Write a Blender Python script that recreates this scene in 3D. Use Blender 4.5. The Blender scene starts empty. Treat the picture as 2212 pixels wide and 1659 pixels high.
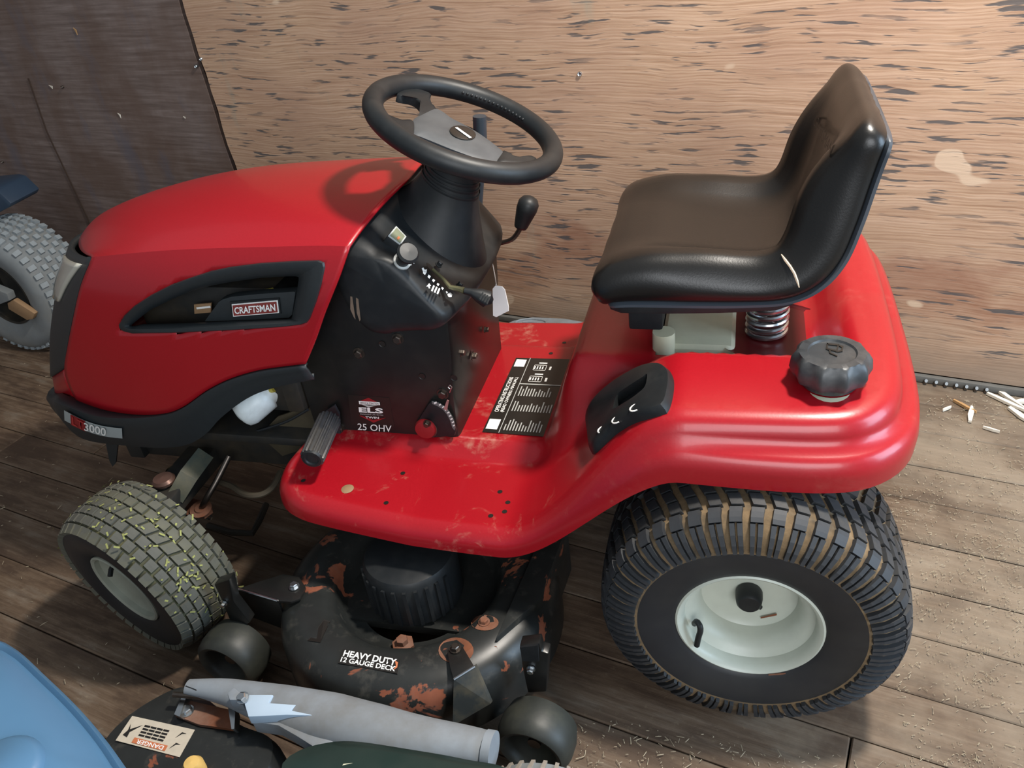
import bpy, bmesh, math, random
from mathutils import Vector, Matrix
from mathutils.geometry import delaunay_2d_cdt
random.seed(7)
SC = bpy.context.scene
COL = SC.collection
V = Vector
# ------------------------------------------------------------------ camera
IW, IH, F = 2212.0, 1659.0, 1754.074
CAM = V((-0.048992, -1.388628, 1.345494))
_y, _p, _r = [math.radians(a) for a in (-17.97386, 33.34011, -7.47773)]
FW = V((math.sin(_y)*math.cos(_p), math.cos(_y)*math.cos(_p), -math.sin(_p)))
_r0 = V((math.cos(_y), -math.sin(_y), 0)); _u0 = _r0.cross(FW)
RT = _r0*math.cos(_r)+_u0*math.sin(_r); UP = _u0*math.cos(_r)-_r0*math.sin(_r)
cd = bpy.data.cameras.new('camera'); cam = bpy.data.objects.new('camera', cd); COL.objects.link(cam)
cd.sensor_fit = 'HORIZONTAL'; cd.sensor_width = 36; cd.lens = F/IW*36; cd.clip_start = .02
cam.matrix_world = Matrix(((RT.x, UP.x, -FW.x, CAM.x), (RT.y, UP.y, -FW.y, CAM.y), (RT.z, UP.z, -FW.z, CAM.z), (0, 0, 0, 1)))
SC.camera = cam
# ------------------------------------------------------------------ world and lights
wd = bpy.data.worlds.new('world'); SC.world = wd; wd.use_nodes = True
wd.node_tree.nodes['Background'].inputs[0].default_value = (.80, .90, 1, 1)
wd.node_tree.nodes['Background'].inputs[1].default_value = .25
def area(name, loc, look, size, power, col, shape='DISK', sy=None):
    l = bpy.data.lights.new(name, 'AREA'); l.shape = shape; l.size = size
    if sy: l.size_y = sy
    l.energy = power; l.color = col
    o = bpy.data.objects.new(name, l); COL.objects.link(o); o.location = loc
    o.rotation_euler = (V(look)-V(loc)).to_track_quat('-Z', 'Y').to_euler(); return o
area('ceiling_lamp', (.62, -.10, 2.75), (-.1, .1, 0), .22, 78, (1, .93, .84))
area('barn_door_daylight', (3.2, -.9, 1.5), (0, -.2, .4), 1.8, 95, (.58, .78, 1), 'RECTANGLE', 2.0)
area('camera_side_fill', (.9, -4.2, 2.1), (-.6, 0, .5), 2.2, 78, (.93, .96, 1), 'RECTANGLE', 2.0)  # added fill lamp behind the camera, brightens the hood side; not a known doorway
SC.view_settings.view_transform = 'Standard'; SC.view_settings.look = 'None'
SC.view_settings.exposure = 0.36; SC.view_settings.gamma = 1; SC.view_settings.use_curve_mapping = False

# ------------------------------------------------------------------ pixel helpers (a pixel gives a direction; the plane it lies on gives the distance)
def ray(px, py): return FW + RT*((px-IW/2)/F) - UP*((py-IH/2)/F)
def onX(px, py, x): d = ray(px, py); return CAM+d*((x-CAM.x)/d.x)
def onY(px, py, y): d = ray(px, py); return CAM+d*((y-CAM.y)/d.y)
def onZ(px, py, z): d = ray(px, py); return CAM+d*((z-CAM.z)/d.z)
def onP(px, py, p0, n): d = ray(px, py); n = V(n); return CAM+d*((V(p0)-CAM).dot(n)/d.dot(n))
def proj(p):
    d = V(p)-CAM; z = d.dot(FW); return (IW/2+F*d.dot(RT)/z, IH/2-F*d.dot(UP)/z)
def sm(a, b, x):
    t = min(1, max(0, (x-a)/(b-a))); return t*t*(3-2*t)
def lerp(a, b, t): return a+(b-a)*t
def resample(pts, n, closed=False):
    pts = [V(p) for p in pts]
    if closed: pts = pts+[pts[0]]
    L = [0]
    for a, b in zip(pts, pts[1:]): L.append(L[-1]+(b-a).length)
    out = []; j = 0; m = n if closed else n-1
    for i in range(n):
        s = L[-1]*i/m
        while j < len(L)-2 and L[j+1] < s: j += 1
        t = (s-L[j])/max(1e-9, L[j+1]-L[j]); out.append(pts[j].lerp(pts[j+1], min(1, t)))
    return out
def spline(pts, n, closed=False):
    pts = [V(p) for p in pts]; m = len(pts); out = []
    segs = m if closed else m-1
    for k in range(segs):
        g = (lambda i: pts[i % m]) if closed else (lambda i: pts[min(m-1, max(0, i))])
        p0, p1, p2, p3 = g(k-1), g(k), g(k+1), g(k+2)
        for i in range(8):
            t = i/8; out.append(.5*((2*p1)+(p2-p0)*t+(2*p0-5*p1+4*p2-p3)*t*t+(3*p1-p0-3*p2+p3)*t**3))
    if not closed: out.append(pts[-1])
    return resample(out, n, closed)
def inpoly(x, y, P):
    c = False; j = len(P)-1
    for i in range(len(P)):
        if (P[i][1] > y) != (P[j][1] > y) and x < (P[j][0]-P[i][0])*(y-P[i][1])/(P[j][1]-P[i][1])+P[i][0]: c = not c
        j = i
    return c

# ------------------------------------------------------------------ materials
MATS = {}
class NT:
    def __init__(s, name):
        s.m = bpy.data.materials.new(name); s.m.use_nodes = True; s.t = s.m.node_tree
        s.b = s.t.nodes['Principled BSDF']; MATS[name] = s.m
    def n(s, typ, **kw):
        o = s.t.nodes.new(typ)
        for k, v in kw.items():
            if k in o.inputs: o.inputs[k].default_value = v
            else: setattr(o, k, v)
        return o
    def l(s, a, b): s.t.links.new(a, b)
    def coords(s, scale=(1, 1, 1), rot=(0, 0, 0), loc=(0, 0, 0)):
        c = s.n('ShaderNodeTexCoord'); m = s.n('ShaderNodeMapping'); m.inputs['Scale'].default_value = scale
        m.inputs['Rotation'].default_value = rot; m.inputs['Location'].default_value = loc
        s.l(c.outputs['Object'], m.inputs[0]); return m.outputs[0]
    def noise(s, vec, scale=5, detail=4, rough=.5, dist=0):
        o = s.n('ShaderNodeTexNoise', Scale=scale, Detail=detail, Roughness=rough, Distortion=dist); s.l(vec, o.inputs['Vector']); return o.outputs['Fac']
    def ramp(s, fac, stops):
        o = s.n('ShaderNodeValToRGB'); e = o.color_ramp.elements
        while len(e) < len(stops): e.new(.5)
        for el, (p, c) in zip(e, stops):
            el.position = p; el.color = (c, c, c, 1) if isinstance(c, (int, float)) else (*c, 1)
        s.l(fac, o.inputs[0]); return o.outputs[0]
    def mix(s, fac, a, b, mode='MIX'):
        o = s.n('ShaderNodeMix', data_type='RGBA', blend_type=mode)
        for sock, v in ((o.inputs[0], fac), (o.inputs[6], a), (o.inputs[7], b)):
            if hasattr(v, 'is_linked') or hasattr(v, 'links'): s.l(v, sock)
            elif isinstance(v, (int, float)): sock.default_value = v
            else: sock.default_value = (*v, 1)
        return o.outputs[2]
    def math(s, op, a, b=0):
        o = s.n('ShaderNodeMath', operation=op)
        for i, v in enumerate((a, b)):
            if hasattr(v, 'links'): s.l(v, o.inputs[i])
            else: o.inputs[i].default_value = v
        return o.outputs[0]
    def bump(s, h, strength=.2, dist=.01):
        o = s.n('ShaderNodeBump', Strength=strength, Distance=dist); s.l(h, o.inputs['Height']); s.l(o.outputs[0], s.b.inputs['Normal'])
    def set(s, col=None, rough=None, metal=None, spec=None, coat=None):
        for nm, v in (('Base Color', col), ('Roughness', rough), ('Metallic', metal), ('Specular IOR Level', spec), ('Coat Weight', coat)):
            if v is None: continue
            if hasattr(v, 'links'): s.l(v, s.b.inputs[nm])
            elif isinstance(v, tuple): s.b.inputs[nm].default_value = (*v, 1)
            else: s.b.inputs[nm].default_value = v
        return s.m
def plain(name, col, rough=.5, metal=0, var=.25, scale=30, bump=0, spec=.5, dust=None, dustamt=.5):
    t = NT(name); v = t.coords()
    n = t.noise(v, scale, 5, .6)
    c = t.mix(n, tuple(x*(1-var) for x in col), tuple(min(1, x*(1+var)) for x in col))
    if dust:
        n2 = t.noise(v, scale*.35, 6, .65)
        c = t.mix(t.math('MULTIPLY', t.ramp(n2, [(.45, 0), (.75, 1)]), dustamt), c, dust)
    t.set(c, rough, metal, spec)
    if bump: t.bump(n, bump, .004)
    return t.m
def red_paint(name, dirt):
    t = NT(name); v = t.coords()
    fine = t.noise(v, 260, 2, .5)
    c = t.mix(fine, (.295, .003, .008), (.355, .006, .013))
    if dirt:
        d = t.noise(v, 9, 7, .7, .6); d2 = t.noise(v, 60, 4, .6)
        f = t.math('MULTIPLY', t.ramp(d, [(.55, 0), (.66, 1)]), t.ramp(d2, [(.4, 0), (.7, .75)]))
        sx = t.n('ShaderNodeSeparateXYZ'); cc = t.n('ShaderNodeTexCoord'); t.l(cc.outputs['Object'], sx.inputs[0])
        low = t.ramp(sx.outputs['Z'], [(.34, .75), (.5, .10)])
        f = t.math('MULTIPLY', f, low)
        c = t.mix(f, c, (.52, .33, .24))
    else:
        d = t.noise(v, 75, 3, .8); c = t.mix(t.ramp(d, [(.76, 0), (.8, .35)]), c, (.75, .35, .33))
    t.set(c, .33, 0, .5, .25); t.b.inputs['Coat Roughness'].default_value = .12
    t.bump(fine, .03, .002)
    return t.m
RED = red_paint('red_paint', False); REDB = red_paint('red_body_paint', True)
BLK = plain('black_plastic', (.010, .012, .0135), .46, 0, .3, 40, .05, spec=.38, dust=(.10, .095, .085), dustamt=.12)
TRIM = plain('charcoal_trim_plastic', (.017, .021, .023), .46, 0, .2, 120, .05)
STEEL = plain('black_painted_steel', (.009, .009, .0085), .32, 0, .3, 25, .03, dust=(.16, .13, .10), dustamt=.07)
VIN = plain('black_vinyl', (.007, .0065, .006), .32, 0, .15, 300, .06)
DARK = plain('dark_grimy_steel', (.012, .012, .011), .6, 0, .5, 20, .2, dust=(.07, .05, .025), dustamt=.5)
RUB = plain('tire_rubber', (.017, .018, .019), .62, 0, .4, 30, .1, dust=(.11, .095, .06), dustamt=.30)
RUBS = plain('smooth_sidewall_rubber', (.014, .016, .019), .5, 0, .3, 12, .05, dust=(.07, .065, .05), dustamt=.25)
LUG = plain('tread_rubber', (.022, .025, .029), .6, 0, .35, 30, .1, dust=(.13, .11, .08), dustamt=.45)
LUGF = plain('dusty_tread_rubber', (.085, .085, .07), .75, 0, .3, 35, .1, dust=(.15, .14, .06), dustamt=.5)
MUD = plain('dried_mud', (.17, .115, .06), .9, 0, .6, 60, .3, dust=(.035, .032, .025), dustamt=.85)
MUDF = plain('dried_grass_mud', (.06, .06, .035), .9, 0, .5, 60, .3, dust=(.16, .15, .05), dustamt=.5)
LUGG = plain('sun_greyed_tread', (.22, .25, .265), .8, 0, .2, 40, .1)
RUBG = plain('sun_greyed_rubber', (.16, .175, .18), .8, 0, .3, 18, .1, dust=(.22, .20, .16), dustamt=.4)
RIM = plain('cream_rim_paint', (.52, .55, .47), .38, 0, .08, 30, .02, dust=(.16, .13, .09), dustamt=.10)
RIM2 = plain('dusty_rim_paint', (.36, .38, .31), .5, 0, .15, 30, .02, dust=(.12, .1, .07), dustamt=.3)
CHR = plain('bright_steel', (.55, .57, .58), .28, 1, .2, 20)
BOLT = plain('dark_bolt_steel', (.12, .10, .085), .35, .9, .4, 60, .05)
RUST = plain('rusty_steel', (.17, .055, .022), .75, 0, .5, 30, .3, dust=(.28, .22, .18), dustamt=.5)
WHT = plain('white_print', (.80, .80, .77), .6, 0, .04, 60)
DIM = plain('faded_print', (.42, .43, .41), .6, 0, .1, 60)
PAPER = plain('white_card', (.86, .85, .84), .7, 0, .03, 30)
CREAM = plain('cream_plastic', (.56, .55, .40), .45, 0, .15, 14, .03, dust=(.16, .14, .08), dustamt=.25)
FILT = plain('white_filter_paint', (.66, .72, .72), .4, 0, .08, 25, 0, dust=(.15, .13, .1), dustamt=.5)
DECAL = plain('black_decal_film', (.014, .012, .010), .4, 0, .1, 40)
DRED = plain('dark_red_print', (.25, .012, .015), .45, 0, .1, 50)
ORG = plain('orange_print', (.55, .17, .07), .55, 0, .1, 50)
BADGE = plain('maroon_badge', (.20, .035, .03), .4, 0, .3, 200)
LENS = NT('smoky_lens'); LENS.set((.50, .49, .42), .12, 0, .6, .6); LENS = LENS.m
GREYP = plain('grey_weathered_plastic', (.24, .27, .30), .62, 0, .2, 14, .06, dust=(.13, .115, .09), dustamt=.85)
BLUEP = plain('light_blue_plastic', (.075, .175, .30), .34, 0, .12, 4, .02)
BLUED = plain('dark_blue_plastic', (.018, .034, .058), .4, 0, .2, 10)
GREENB = plain('dark_green_plastic', (.014, .030, .026), .36, 0, .3, 8, .03, dust=(.09, .09, .075), dustamt=.25)
BRN = plain('brown_tan_steel', (.27, .165, .085), .7, 0, .3, 20, .1)
YEL = plain('yellow_plastic', (.75, .5, .16), .45)
GOLD = plain('yellow_print', (.45, .38, .06), .5)
WOODS = plain('pale_split_wood', (.72, .66, .56), .8, 0, .12, 40, .1)
WOODT = plain('tan_split_wood', (.42, .24, .10), .8, 0, .2, 40, .1)
STRAW = plain('dry_straw', (.35, .29, .20), .85, 0, .5, 9)
CLIP = plain('grass_clippings', (.27, .28, .09), .85, 0, .4, 15)
SMUD = plain('straw_caked_mud', (.22, .16, .08), .9, 0, .5, 40, .4)
def deckmat():
    t = NT('rust_spotted_deck_paint'); v = t.coords()
    n = t.noise(v, 30, 5, .6)
    c = t.mix(n, (.012, .013, .012), (.024, .026, .025))
    r = t.noise(v, 9, 5, .62, .5); f = t.ramp(r, [(.605, 0), (.625, 1)])
    c = t.mix(f, c, t.mix(t.noise(v, 60, 4), (.16, .04, .018), (.27, .085, .04)))
    d = t.noise(v, 26, 6, .7); c = t.mix(t.math('MULTIPLY', t.ramp(d, [(.55, 0), (.75, 1)]), .35), c, (.13, .12, .10))
    t.set(c, t.ramp(f, [(0, .38), (1, .8)])); t.bump(n, .05, .003); return t.m
DECK = deckmat()
def plywood():
    t = NT('weathered_plywood')
    wob = t.noise(t.coords((1.6, 1, 2.6)), 1.6, 3, .5)
    c0 = t.n('ShaderNodeTexCoord'); comb = t.n('ShaderNodeVectorMath', operation='ADD')
    sc = t.n('ShaderNodeCombineXYZ'); t.l(t.math('MULTIPLY', wob, .055), sc.inputs['Z']); t.l(c0.outputs['Object'], comb.inputs[0]); t.l(sc.outputs[0], comb.inputs[1])
    def mp(s, l=(0, 0, 0)):
        m = t.n('ShaderNodeMapping'); m.inputs['Scale'].default_value = s; m.inputs['Location'].default_value = l
        t.l(comb.outputs[0], m.inputs[0]); return m.outputs[0]
    big = t.noise(t.coords((1.1, 1, 2.2)), 2.0, 5, .6)
    grain = t.noise(mp((1.6, 1, 62)), 2.2, 8, .68)
    rings = t.n('ShaderNodeTexWave', wave_type='BANDS', bands_direction='Z', Scale=8.0, Distortion=7.0, Detail=4.0); rings.inputs['Detail Scale'].default_value = .8
    t.l(mp((.6, 1, 5.0)), rings.inputs['Vector'])
    c = t.ramp(grain, [(.30, (.27, .15, .085)), (.47, (.50, .33, .215)), (.70, (.64, .45, .32))])
    c = t.mix(t.math('MULTIPLY', t.ramp(rings.outputs['Fac'], [(.45, 0), (.9, 1)]), .30), c, (.30, .155, .08))
    c = t.mix(t.ramp(big, [(.35, .5), (.65, 0)]), c, (.34, .20, .14))
    # reddish weathered band low on the sheet
    sx = t.n('ShaderNodeSeparateXYZ'); t.l(c0.outputs['Object'], sx.inputs[0])
    band = t.math('ADD', sx.outputs['Z'], t.math('MULTIPLY', t.math('SUBTRACT', big, .5), .55))
    c = t.mix(t.math('MULTIPLY', t.ramp(band, [(.16, 0), (.26, .85), (.34, 0)]), .6), c, (.22, .075, .04))
    c = t.mix(t.ramp(band, [(.02, .65), (.20, 0)]), c, (.23, .18, .135))
    # blue-black checks in the face veneer
    fl = t.noise(mp((9, 1, 92), (3, 0, 1)), 1.0, 3, .5)
    pat = t.noise(t.coords((1.5, 1, 2.6), loc=(5, 0, 2)), 2.1, 3, .5)
    f = t.math('MULTIPLY', t.ramp(fl, [(.57, 0), (.62, 1)]), t.ramp(pat, [(.40, 0), (.52, 1)]))
    c = t.mix(t.math('MULTIPLY', f, .85), c, (.062, .068, .075))
    # pale scuffs and green stain
    sc2 = t.noise(t.coords((2.2, 1, 3.2), loc=(1, 0, 7)), 2.4, 2, .4)
    c = t.mix(t.ramp(sc2, [(.70, 0), (.715, .7)]), c, (.66, .50, .36))
    gr = t.noise(t.coords((3.4, 1, .8), loc=(2, 0, 4)), 2.0, 4, .6)
    c = t.mix(t.ramp(gr, [(.64, 0), (.74, .45)]), c, (.28, .31, .25))
    t.set(c, .62, 0, .35); t.bump(t.math('ADD', grain, t.math('MULTIPLY', f, -.8)), .25, .004); return t.m
PLY = plywood()
def darkpanel():
    t = NT('dark_stained_plywood')
    g = t.noise(t.coords((2, 1, 40)), 2, 6, .6); b = t.noise(t.coords((1.6, 1, 1.2)), 2.6, 5, .6)
    c = t.ramp(g, [(.3, (.115, .085, .073)), (.55, (.20, .155, .138)), (.78, (.29, .24, .22))])
    c = t.mix(t.ramp(b, [(.4, .6), (.6, 0)]), c, (.115, .07, .05))
    c = t.mix(t.ramp(t.noise(t.coords((3, 1, 1.3), loc=(3, 0, 1)), 2.2, 4, .6), [(.55, 0), (.7, .55)]), c, (.115, .115, .145))
    s = t.noise(t.coords((26, 1, 3.2), rot=(0, .35, 0)), 1.3, 3, .6); c = t.mix(t.ramp(s, [(.74, 0), (.78, .5)]), c, (.22, .26, .28))
    t.set(c, .42, 0, .5); t.bump(g, .2, .004); return t.m
DPLY = darkpanel()
def plankmat():
    t = NT('worn_floor_board')
    oi = t.n('ShaderNodeObjectInfo')
    c0 = t.n('ShaderNodeTexCoord'); off = t.n('ShaderNodeVectorMath', operation='ADD')
    cm = t.n('ShaderNodeCombineXYZ'); t.l(t.math('MULTIPLY', oi.outputs['Random'], 9), cm.inputs['X']); t.l(t.math('MULTIPLY', oi.outputs['Random'], 5), cm.inputs['Y'])
    t.l(c0.outputs['Object'], off.inputs[0]); t.l(cm.outputs[0], off.inputs[1])
    def mp(s):
        m = t.n('ShaderNodeMapping'); m.inputs['Scale'].default_value = s; t.l(off.outputs[0], m.inputs[0]); return m.outputs[0]
    g = t.noise(mp((1.3, 34, 1)), 2.4, 8, .7, .1); b = t.noise(mp((1.6, 6, 1)), 2.6, 7, .68); f = t.noise(mp((18, 18, 1)), 3, 6, .7)
    c = t.ramp(g, [(.25, (.055, .033, .020)), (.5, (.125, .084, .054)), (.8, (.22, .165, .12))])
    c = t.mix(t.ramp(b, [(.40, .85), (.53, 0)]), c, (.055, .034, .022))
    c = t.mix(t.ramp(b, [(.55, 0), (.72, .6)]), c, (.26, .225, .18))
    c = t.mix(t.math('MULTIPLY', oi.outputs['Random'], .40), c, (.10, .068, .048))
    c = t.mix(t.ramp(f, [(.6, 0), (.75, .35)]), c, (.30, .24, .15))
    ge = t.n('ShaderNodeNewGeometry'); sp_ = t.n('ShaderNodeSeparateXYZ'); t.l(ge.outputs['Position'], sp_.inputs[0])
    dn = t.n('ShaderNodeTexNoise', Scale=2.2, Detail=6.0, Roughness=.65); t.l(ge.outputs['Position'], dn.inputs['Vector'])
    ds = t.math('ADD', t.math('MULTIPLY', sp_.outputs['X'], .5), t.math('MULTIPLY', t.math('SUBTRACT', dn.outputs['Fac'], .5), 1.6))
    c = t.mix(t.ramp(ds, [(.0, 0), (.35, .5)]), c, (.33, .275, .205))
    t.set(c, .72, 0, .3); t.bump(t.math('ADD', g, t.math('MULTIPLY', f, .5)), .35, .004); return t.m
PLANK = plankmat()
def edgewood(): return plain('charred_panel_edge', (.035, .018, .010), .8, 0, .5, 40, .3)
EDGE = edgewood()

# ------------------------------------------------------------------ mesh helpers
def mk(name, vs, fs, mat, parent=None, smooth=40, bevel=0, bseg=2, weld=False):
    me = bpy.data.meshes.new(name); me.from_pydata([tuple(v) for v in vs], [], fs); 
    if bevel or weld:
        bm = bmesh.new(); bm.from_mesh(me)
        if weld: bmesh.ops.remove_doubles(bm, verts=bm.verts, dist=1e-5)
        bmesh.ops.recalc_face_normals(bm, faces=bm.faces)
        if bevel:
            es = [e for e in bm.edges if len(e.link_faces) == 2 and e.calc_face_angle(0) > .5]
            bmesh.ops.bevel(bm, geom=es, offset=bevel, segments=bseg, affect='EDGES', profile=.6, clamp_overlap=True)
        bm.to_mesh(me); bm.free()
    return link(name, me, mat, parent, smooth)
def link(name, me, mat, parent=None, smooth=40):
    if mat and not me.materials: me.materials.append(mat)
    if smooth:
        me.polygons.foreach_set('use_smooth', [True]*len(me.polygons)); me.set_sharp_from_angle(angle=math.radians(smooth))
    o = bpy.data.objects.new(name, me); COL.objects.link(o)
    if parent: setpar(o, parent)
    return o
WM = {}
def wmat(o):
    return WM.get(o.name, Matrix.Identity(4))
def setpar(o, p):
    o.parent = p; o.matrix_parent_inverse = wmat(p).inverted()
def place(o, M):
    """set the object's world matrix (before parts are added)"""
    WM[o.name] = M.copy(); o.matrix_basis = M
    if o.parent: o.matrix_parent_inverse = wmat(o.parent).inverted()
def empty(name, loc=(0, 0, 0), label=None, cat=None, group=None):
    o = bpy.data.objects.new(name, None); COL.objects.link(o); o.empty_display_size = .1
    place(o, Matrix.Translation(loc)); tag(o, label, cat, group); return o
def tag(o, label=None, cat=None, group=None, kind=None):
    for k, v in (('label', label), ('category', cat), ('group', group), ('kind', kind)):
        if v: o[k] = v
    return o
def loft(rings, closed=True, cap0=False, cap1=False):
    vs = [V(p) for r in rings for p in r]; n = len(rings[0]); fs = []
    for i in range(len(rings)-1):
        for j in range(n if closed else n-1):
            k = (j+1) % n; fs.append((i*n+j, i*n+k, (i+1)*n+k, (i+1)*n+j))
    if cap0: fs.append(tuple(range(n-1, -1, -1)))
    if cap1: fs.append(tuple((len(rings)-1)*n+j for j in range(n)))
    return vs, fs
def join(*parts):
    vs, fs = [], []
    for a, b in parts:
        o = len(vs); vs += list(a); fs += [tuple(i+o for i in f) for f in b]
    return vs, fs
def frame_of(d):
    d = V(d).normalized(); a = V((0, 0, 1)) if abs(d.z) < .9 else V((1, 0, 0))
    e1 = d.cross(a).normalized(); return e1, d.cross(e1).normalized()
def tube(pts, r, n=10, caps=True):
    pts = [V(p) for p in pts]; rs = r if isinstance(r, (list, tuple)) else [r]*len(pts); rings = []
    e1 = None
    for i, p in enumerate(pts):
        d = (pts[min(i+1, len(pts)-1)]-pts[max(i-1, 0)]).normalized()
        if e1 is None: e1, e2 = frame_of(d)
        else:
            e1 = (e1-d*e1.dot(d)).normalized(); e2 = d.cross(e1)
        rings.append([p+(e1*math.cos(t)+e2*math.sin(t))*rs[i] for t in (2*math.pi*k/n for k in range(n))])
    return loft(rings, True, caps, caps)
def lathe(prof, n=32, M=None, closed=False):
    """prof: (radius, height along local Y)"""
    rings = [[V((r*math.sin(t), a, r*math.cos(t))) for t in (2*math.pi*k/n for k in range(n))] for r, a in prof]
    vs, fs = loft(rings, True)
    if closed:
        o = (len(rings)-1)*n
        fs += [(o+j, o+(j+1) % n, (j+1) % n, j) for j in range(n)]
    if M: vs = [M @ v for v in vs]
    return vs, fs
def alongM(p, d):
    """matrix taking local Y to direction d at point p"""
    d = V(d).normalized(); e1, e2 = frame_of(d)
    return Matrix(((e1.x, d.x, e2.x, p[0]), (e1.y, d.y, e2.y, p[1]), (e1.z, d.z, e2.z, p[2]), (0, 0, 0, 1)))
def prism(outline, off):
    a = [V(p) for p in outline]; b = [p+V(off) for p in a]; n = len(a)
    return a+b, [tuple(range(n)), tuple(range(2*n-1, n-1, -1))]+[(i, i+n, (i+1) % n+n, (i+1) % n) for i in range(n)]
def boxv(x0, x1, y0, y1, z0, z1):
    return prism([(x0, y0, z0), (x1, y0, z0), (x1, y1, z0), (x0, y1, z0)], (0, 0, z1-z0))
def box(name, b, mat, parent, bevel=.003, smooth=30): return mk(name, *boxv(*b), mat, parent, smooth, bevel)
def grid(P):
    n, m = len(P), len(P[0])
    return [p for r in P for p in r], [(i*m+j, i*m+j+1, (i+1)*m+j+1, (i+1)*m+j) for i in range(n-1) for j in range(m-1)]
def textmesh(name, body, bl, br, tl, mat, parent, lift=.0008, bold=.0, spacing=1.0):
    """text whose box runs from bl to br along the baseline and up to tl"""
    cu = bpy.data.curves.new('t', 'FONT'); cu.body = body; cu.size = 1; cu.offset = bold; cu.space_character = spacing; cu.resolution_u = 3
    o = bpy.data.objects.new('t', cu); COL.objects.link(o); bpy.context.view_layer.update()
    me = bpy.data.meshes.new_from_object(o.evaluated_get(bpy.context.evaluated_depsgraph_get()))
    bpy.data.objects.remove(o); bpy.data.curves.remove(cu)
    xs = [v.co.x for v in me.vertices]; ys = [v.co.y for v in me.vertices]
    x0, x1, y0, y1 = min(xs), max(xs), min(ys), max(ys)
    bl, br, tl = V(bl), V(br), V(tl); ex = br-bl; ey = tl-bl; nn = ex.cross(ey).normalized()*lift
    for v in me.vertices: v.co = bl+ex*((v.co.x-x0)/(x1-x0))+ey*((v.co.y-y0)/max(1e-6, y1-y0))+nn
    me.name = name; me.materials.clear()
    return link(name, me, mat, parent, 0)
def quadpt(q, u, v):
    """bilinear point in quad (bl, br, tr, tl)"""
    return V(q[0]).lerp(V(q[1]), u).lerp(V(q[3]).lerp(V(q[2]), u), v)
def qtext(name, body, q, u0, u1, v0, v1, mat, parent, **kw):
    return textmesh(name, body, quadpt(q, u0, v0), quadpt(q, u1, v0), quadpt(q, u0, v1), mat, parent, **kw)
def qrect(name, q, u0, u1, v0, v1, mat, parent, lift=.0004, th=.0006, skew=0):
    P = [quadpt(q, u0, v0), quadpt(q, u1, v0), quadpt(q, u1+skew, v1), quadpt(q, u0+skew, v1)]
    nn = (P[1]-P[0]).cross(P[3]-P[0]).normalized()
    return mk(name, *prism([p+nn*lift for p in P], nn*th), mat, parent, 0)
def qrects(name, q, rects, mat, parent, lift=.0006):
    vs, fs = [], []
    for (u0, u1, v0, v1) in rects:
        P = [quadpt(q, u0, v0), quadpt(q, u1, v0), quadpt(q, u1, v1), quadpt(q, u0, v1)]
        nn = (P[1]-P[0]).cross(P[3]-P[0]).normalized(); o = len(vs); vs += [p+nn*lift for p in P]; fs.append((o, o+1, o+2, o+3))
    return mk(name, vs, fs, mat, parent, 0)
def bolt(p, n, parent, r=.009, mat=None, name='bolt'):
    M = alongM(p, n); rg = lambda k, rr, h: [M @ V((rr*math.sin(t), h, rr*math.cos(t))) for t in (2*math.pi*i/k for i in range(k))]
    a = loft([rg(12, r*1.35, 0), rg(12, r*1.35, .002)], True, False, True); b = loft([rg(6, r, .002), rg(6, r, .008), rg(6, r*.8, .0095)], True, False, True)
    return mk(name, *join(a, b), mat or BOLT, parent, 20)

# ================================================================== SETTING
WYAW = math.radians(-12.259); WD = V((math.cos(WYAW), math.sin(WYAW), 0)); WN = V((math.sin(WYAW), -math.cos(WYAW), 0)) # WN points at the camera side
W0 = V((.455, .672, 0))
MW = Matrix(((WD.x, -WN.x, 0, W0.x), (WD.y, -WN.y, 0, W0.y), (0, 0, 1, 0), (0, 0, 0, 1)))   # local: x along wall, y into the wall, z up
MWI = MW.inverted()
def wpt(px, py): return MWI @ onP(px, py, W0, WN)
floor = tag(mk('floor', *boxv(-4.2, 2.6, -3.4, .12, -.08, -.032), DARK, None, 0), kind='structure'); place(floor, MW)
rows = []; y = .02
while y > -3.0:
    w = random.uniform(.125, .15); rows.append((y-w, y)); y -= w
jl = MWI @ onZ(1838, 1600, 0)
for (a, b) in rows:
    cuts = [-4.1]
    x = -4.1+random.uniform(.6, 2.4)
    if a < jl.y < b: cuts += [-1.6, jl.x]
    else:
        if x < -1.9: cuts.append(x)
    cuts.append(2.5)
    for x0, x1 in zip(cuts, cuts[1:]):
        cx = (x0+x1)/2; cy = (a+b)/2; h = random.uniform(-.0025, 0)
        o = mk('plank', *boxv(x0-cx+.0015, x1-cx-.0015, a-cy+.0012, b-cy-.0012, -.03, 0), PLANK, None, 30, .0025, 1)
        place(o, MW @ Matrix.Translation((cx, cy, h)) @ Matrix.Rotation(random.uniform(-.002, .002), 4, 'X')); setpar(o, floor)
wall = tag(mk('wall_back', *boxv(-4.2, 2.6, .03, .10, -.03, 2.6), EDGE, None, 0), kind='structure'); place(wall, MW)
jt, jb = wpt(388, -10), wpt(509, 368); sl = (jb.x-jt.x)/(jb.z-jt.z)
def jx(z): return jb.x+(z-jb.z)*sl
N = 40
edge = [(jx(z)+random.uniform(-.006, .006), z) for z in (2.5*(1-i/N) for i in range(N+1))]
rightp = [(x+.004, 0, z) for x, z in edge]+[(2.5, 0, 0.0), (2.5, 0, 2.5)]
o = mk('plywood_sheet', *prism([(x, 0, max(.022, z)) for x, _, z in rightp], (0, .018, 0)), PLY, None, 0); place(o, MW); setpar(o, wall)
leftp = [(x-.019+random.uniform(-.005, .003), .004, z) for x, z in edge]+[(-4.1, .004, 0), (-4.1, .004, 2.5)]
o = mk('dark_panel', *prism([(x, .004, max(.0, z)) for x, _, z in leftp], (0, .016, 0)), DPLY, None, 0); place(o, MW); setpar(o, wall)
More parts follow.
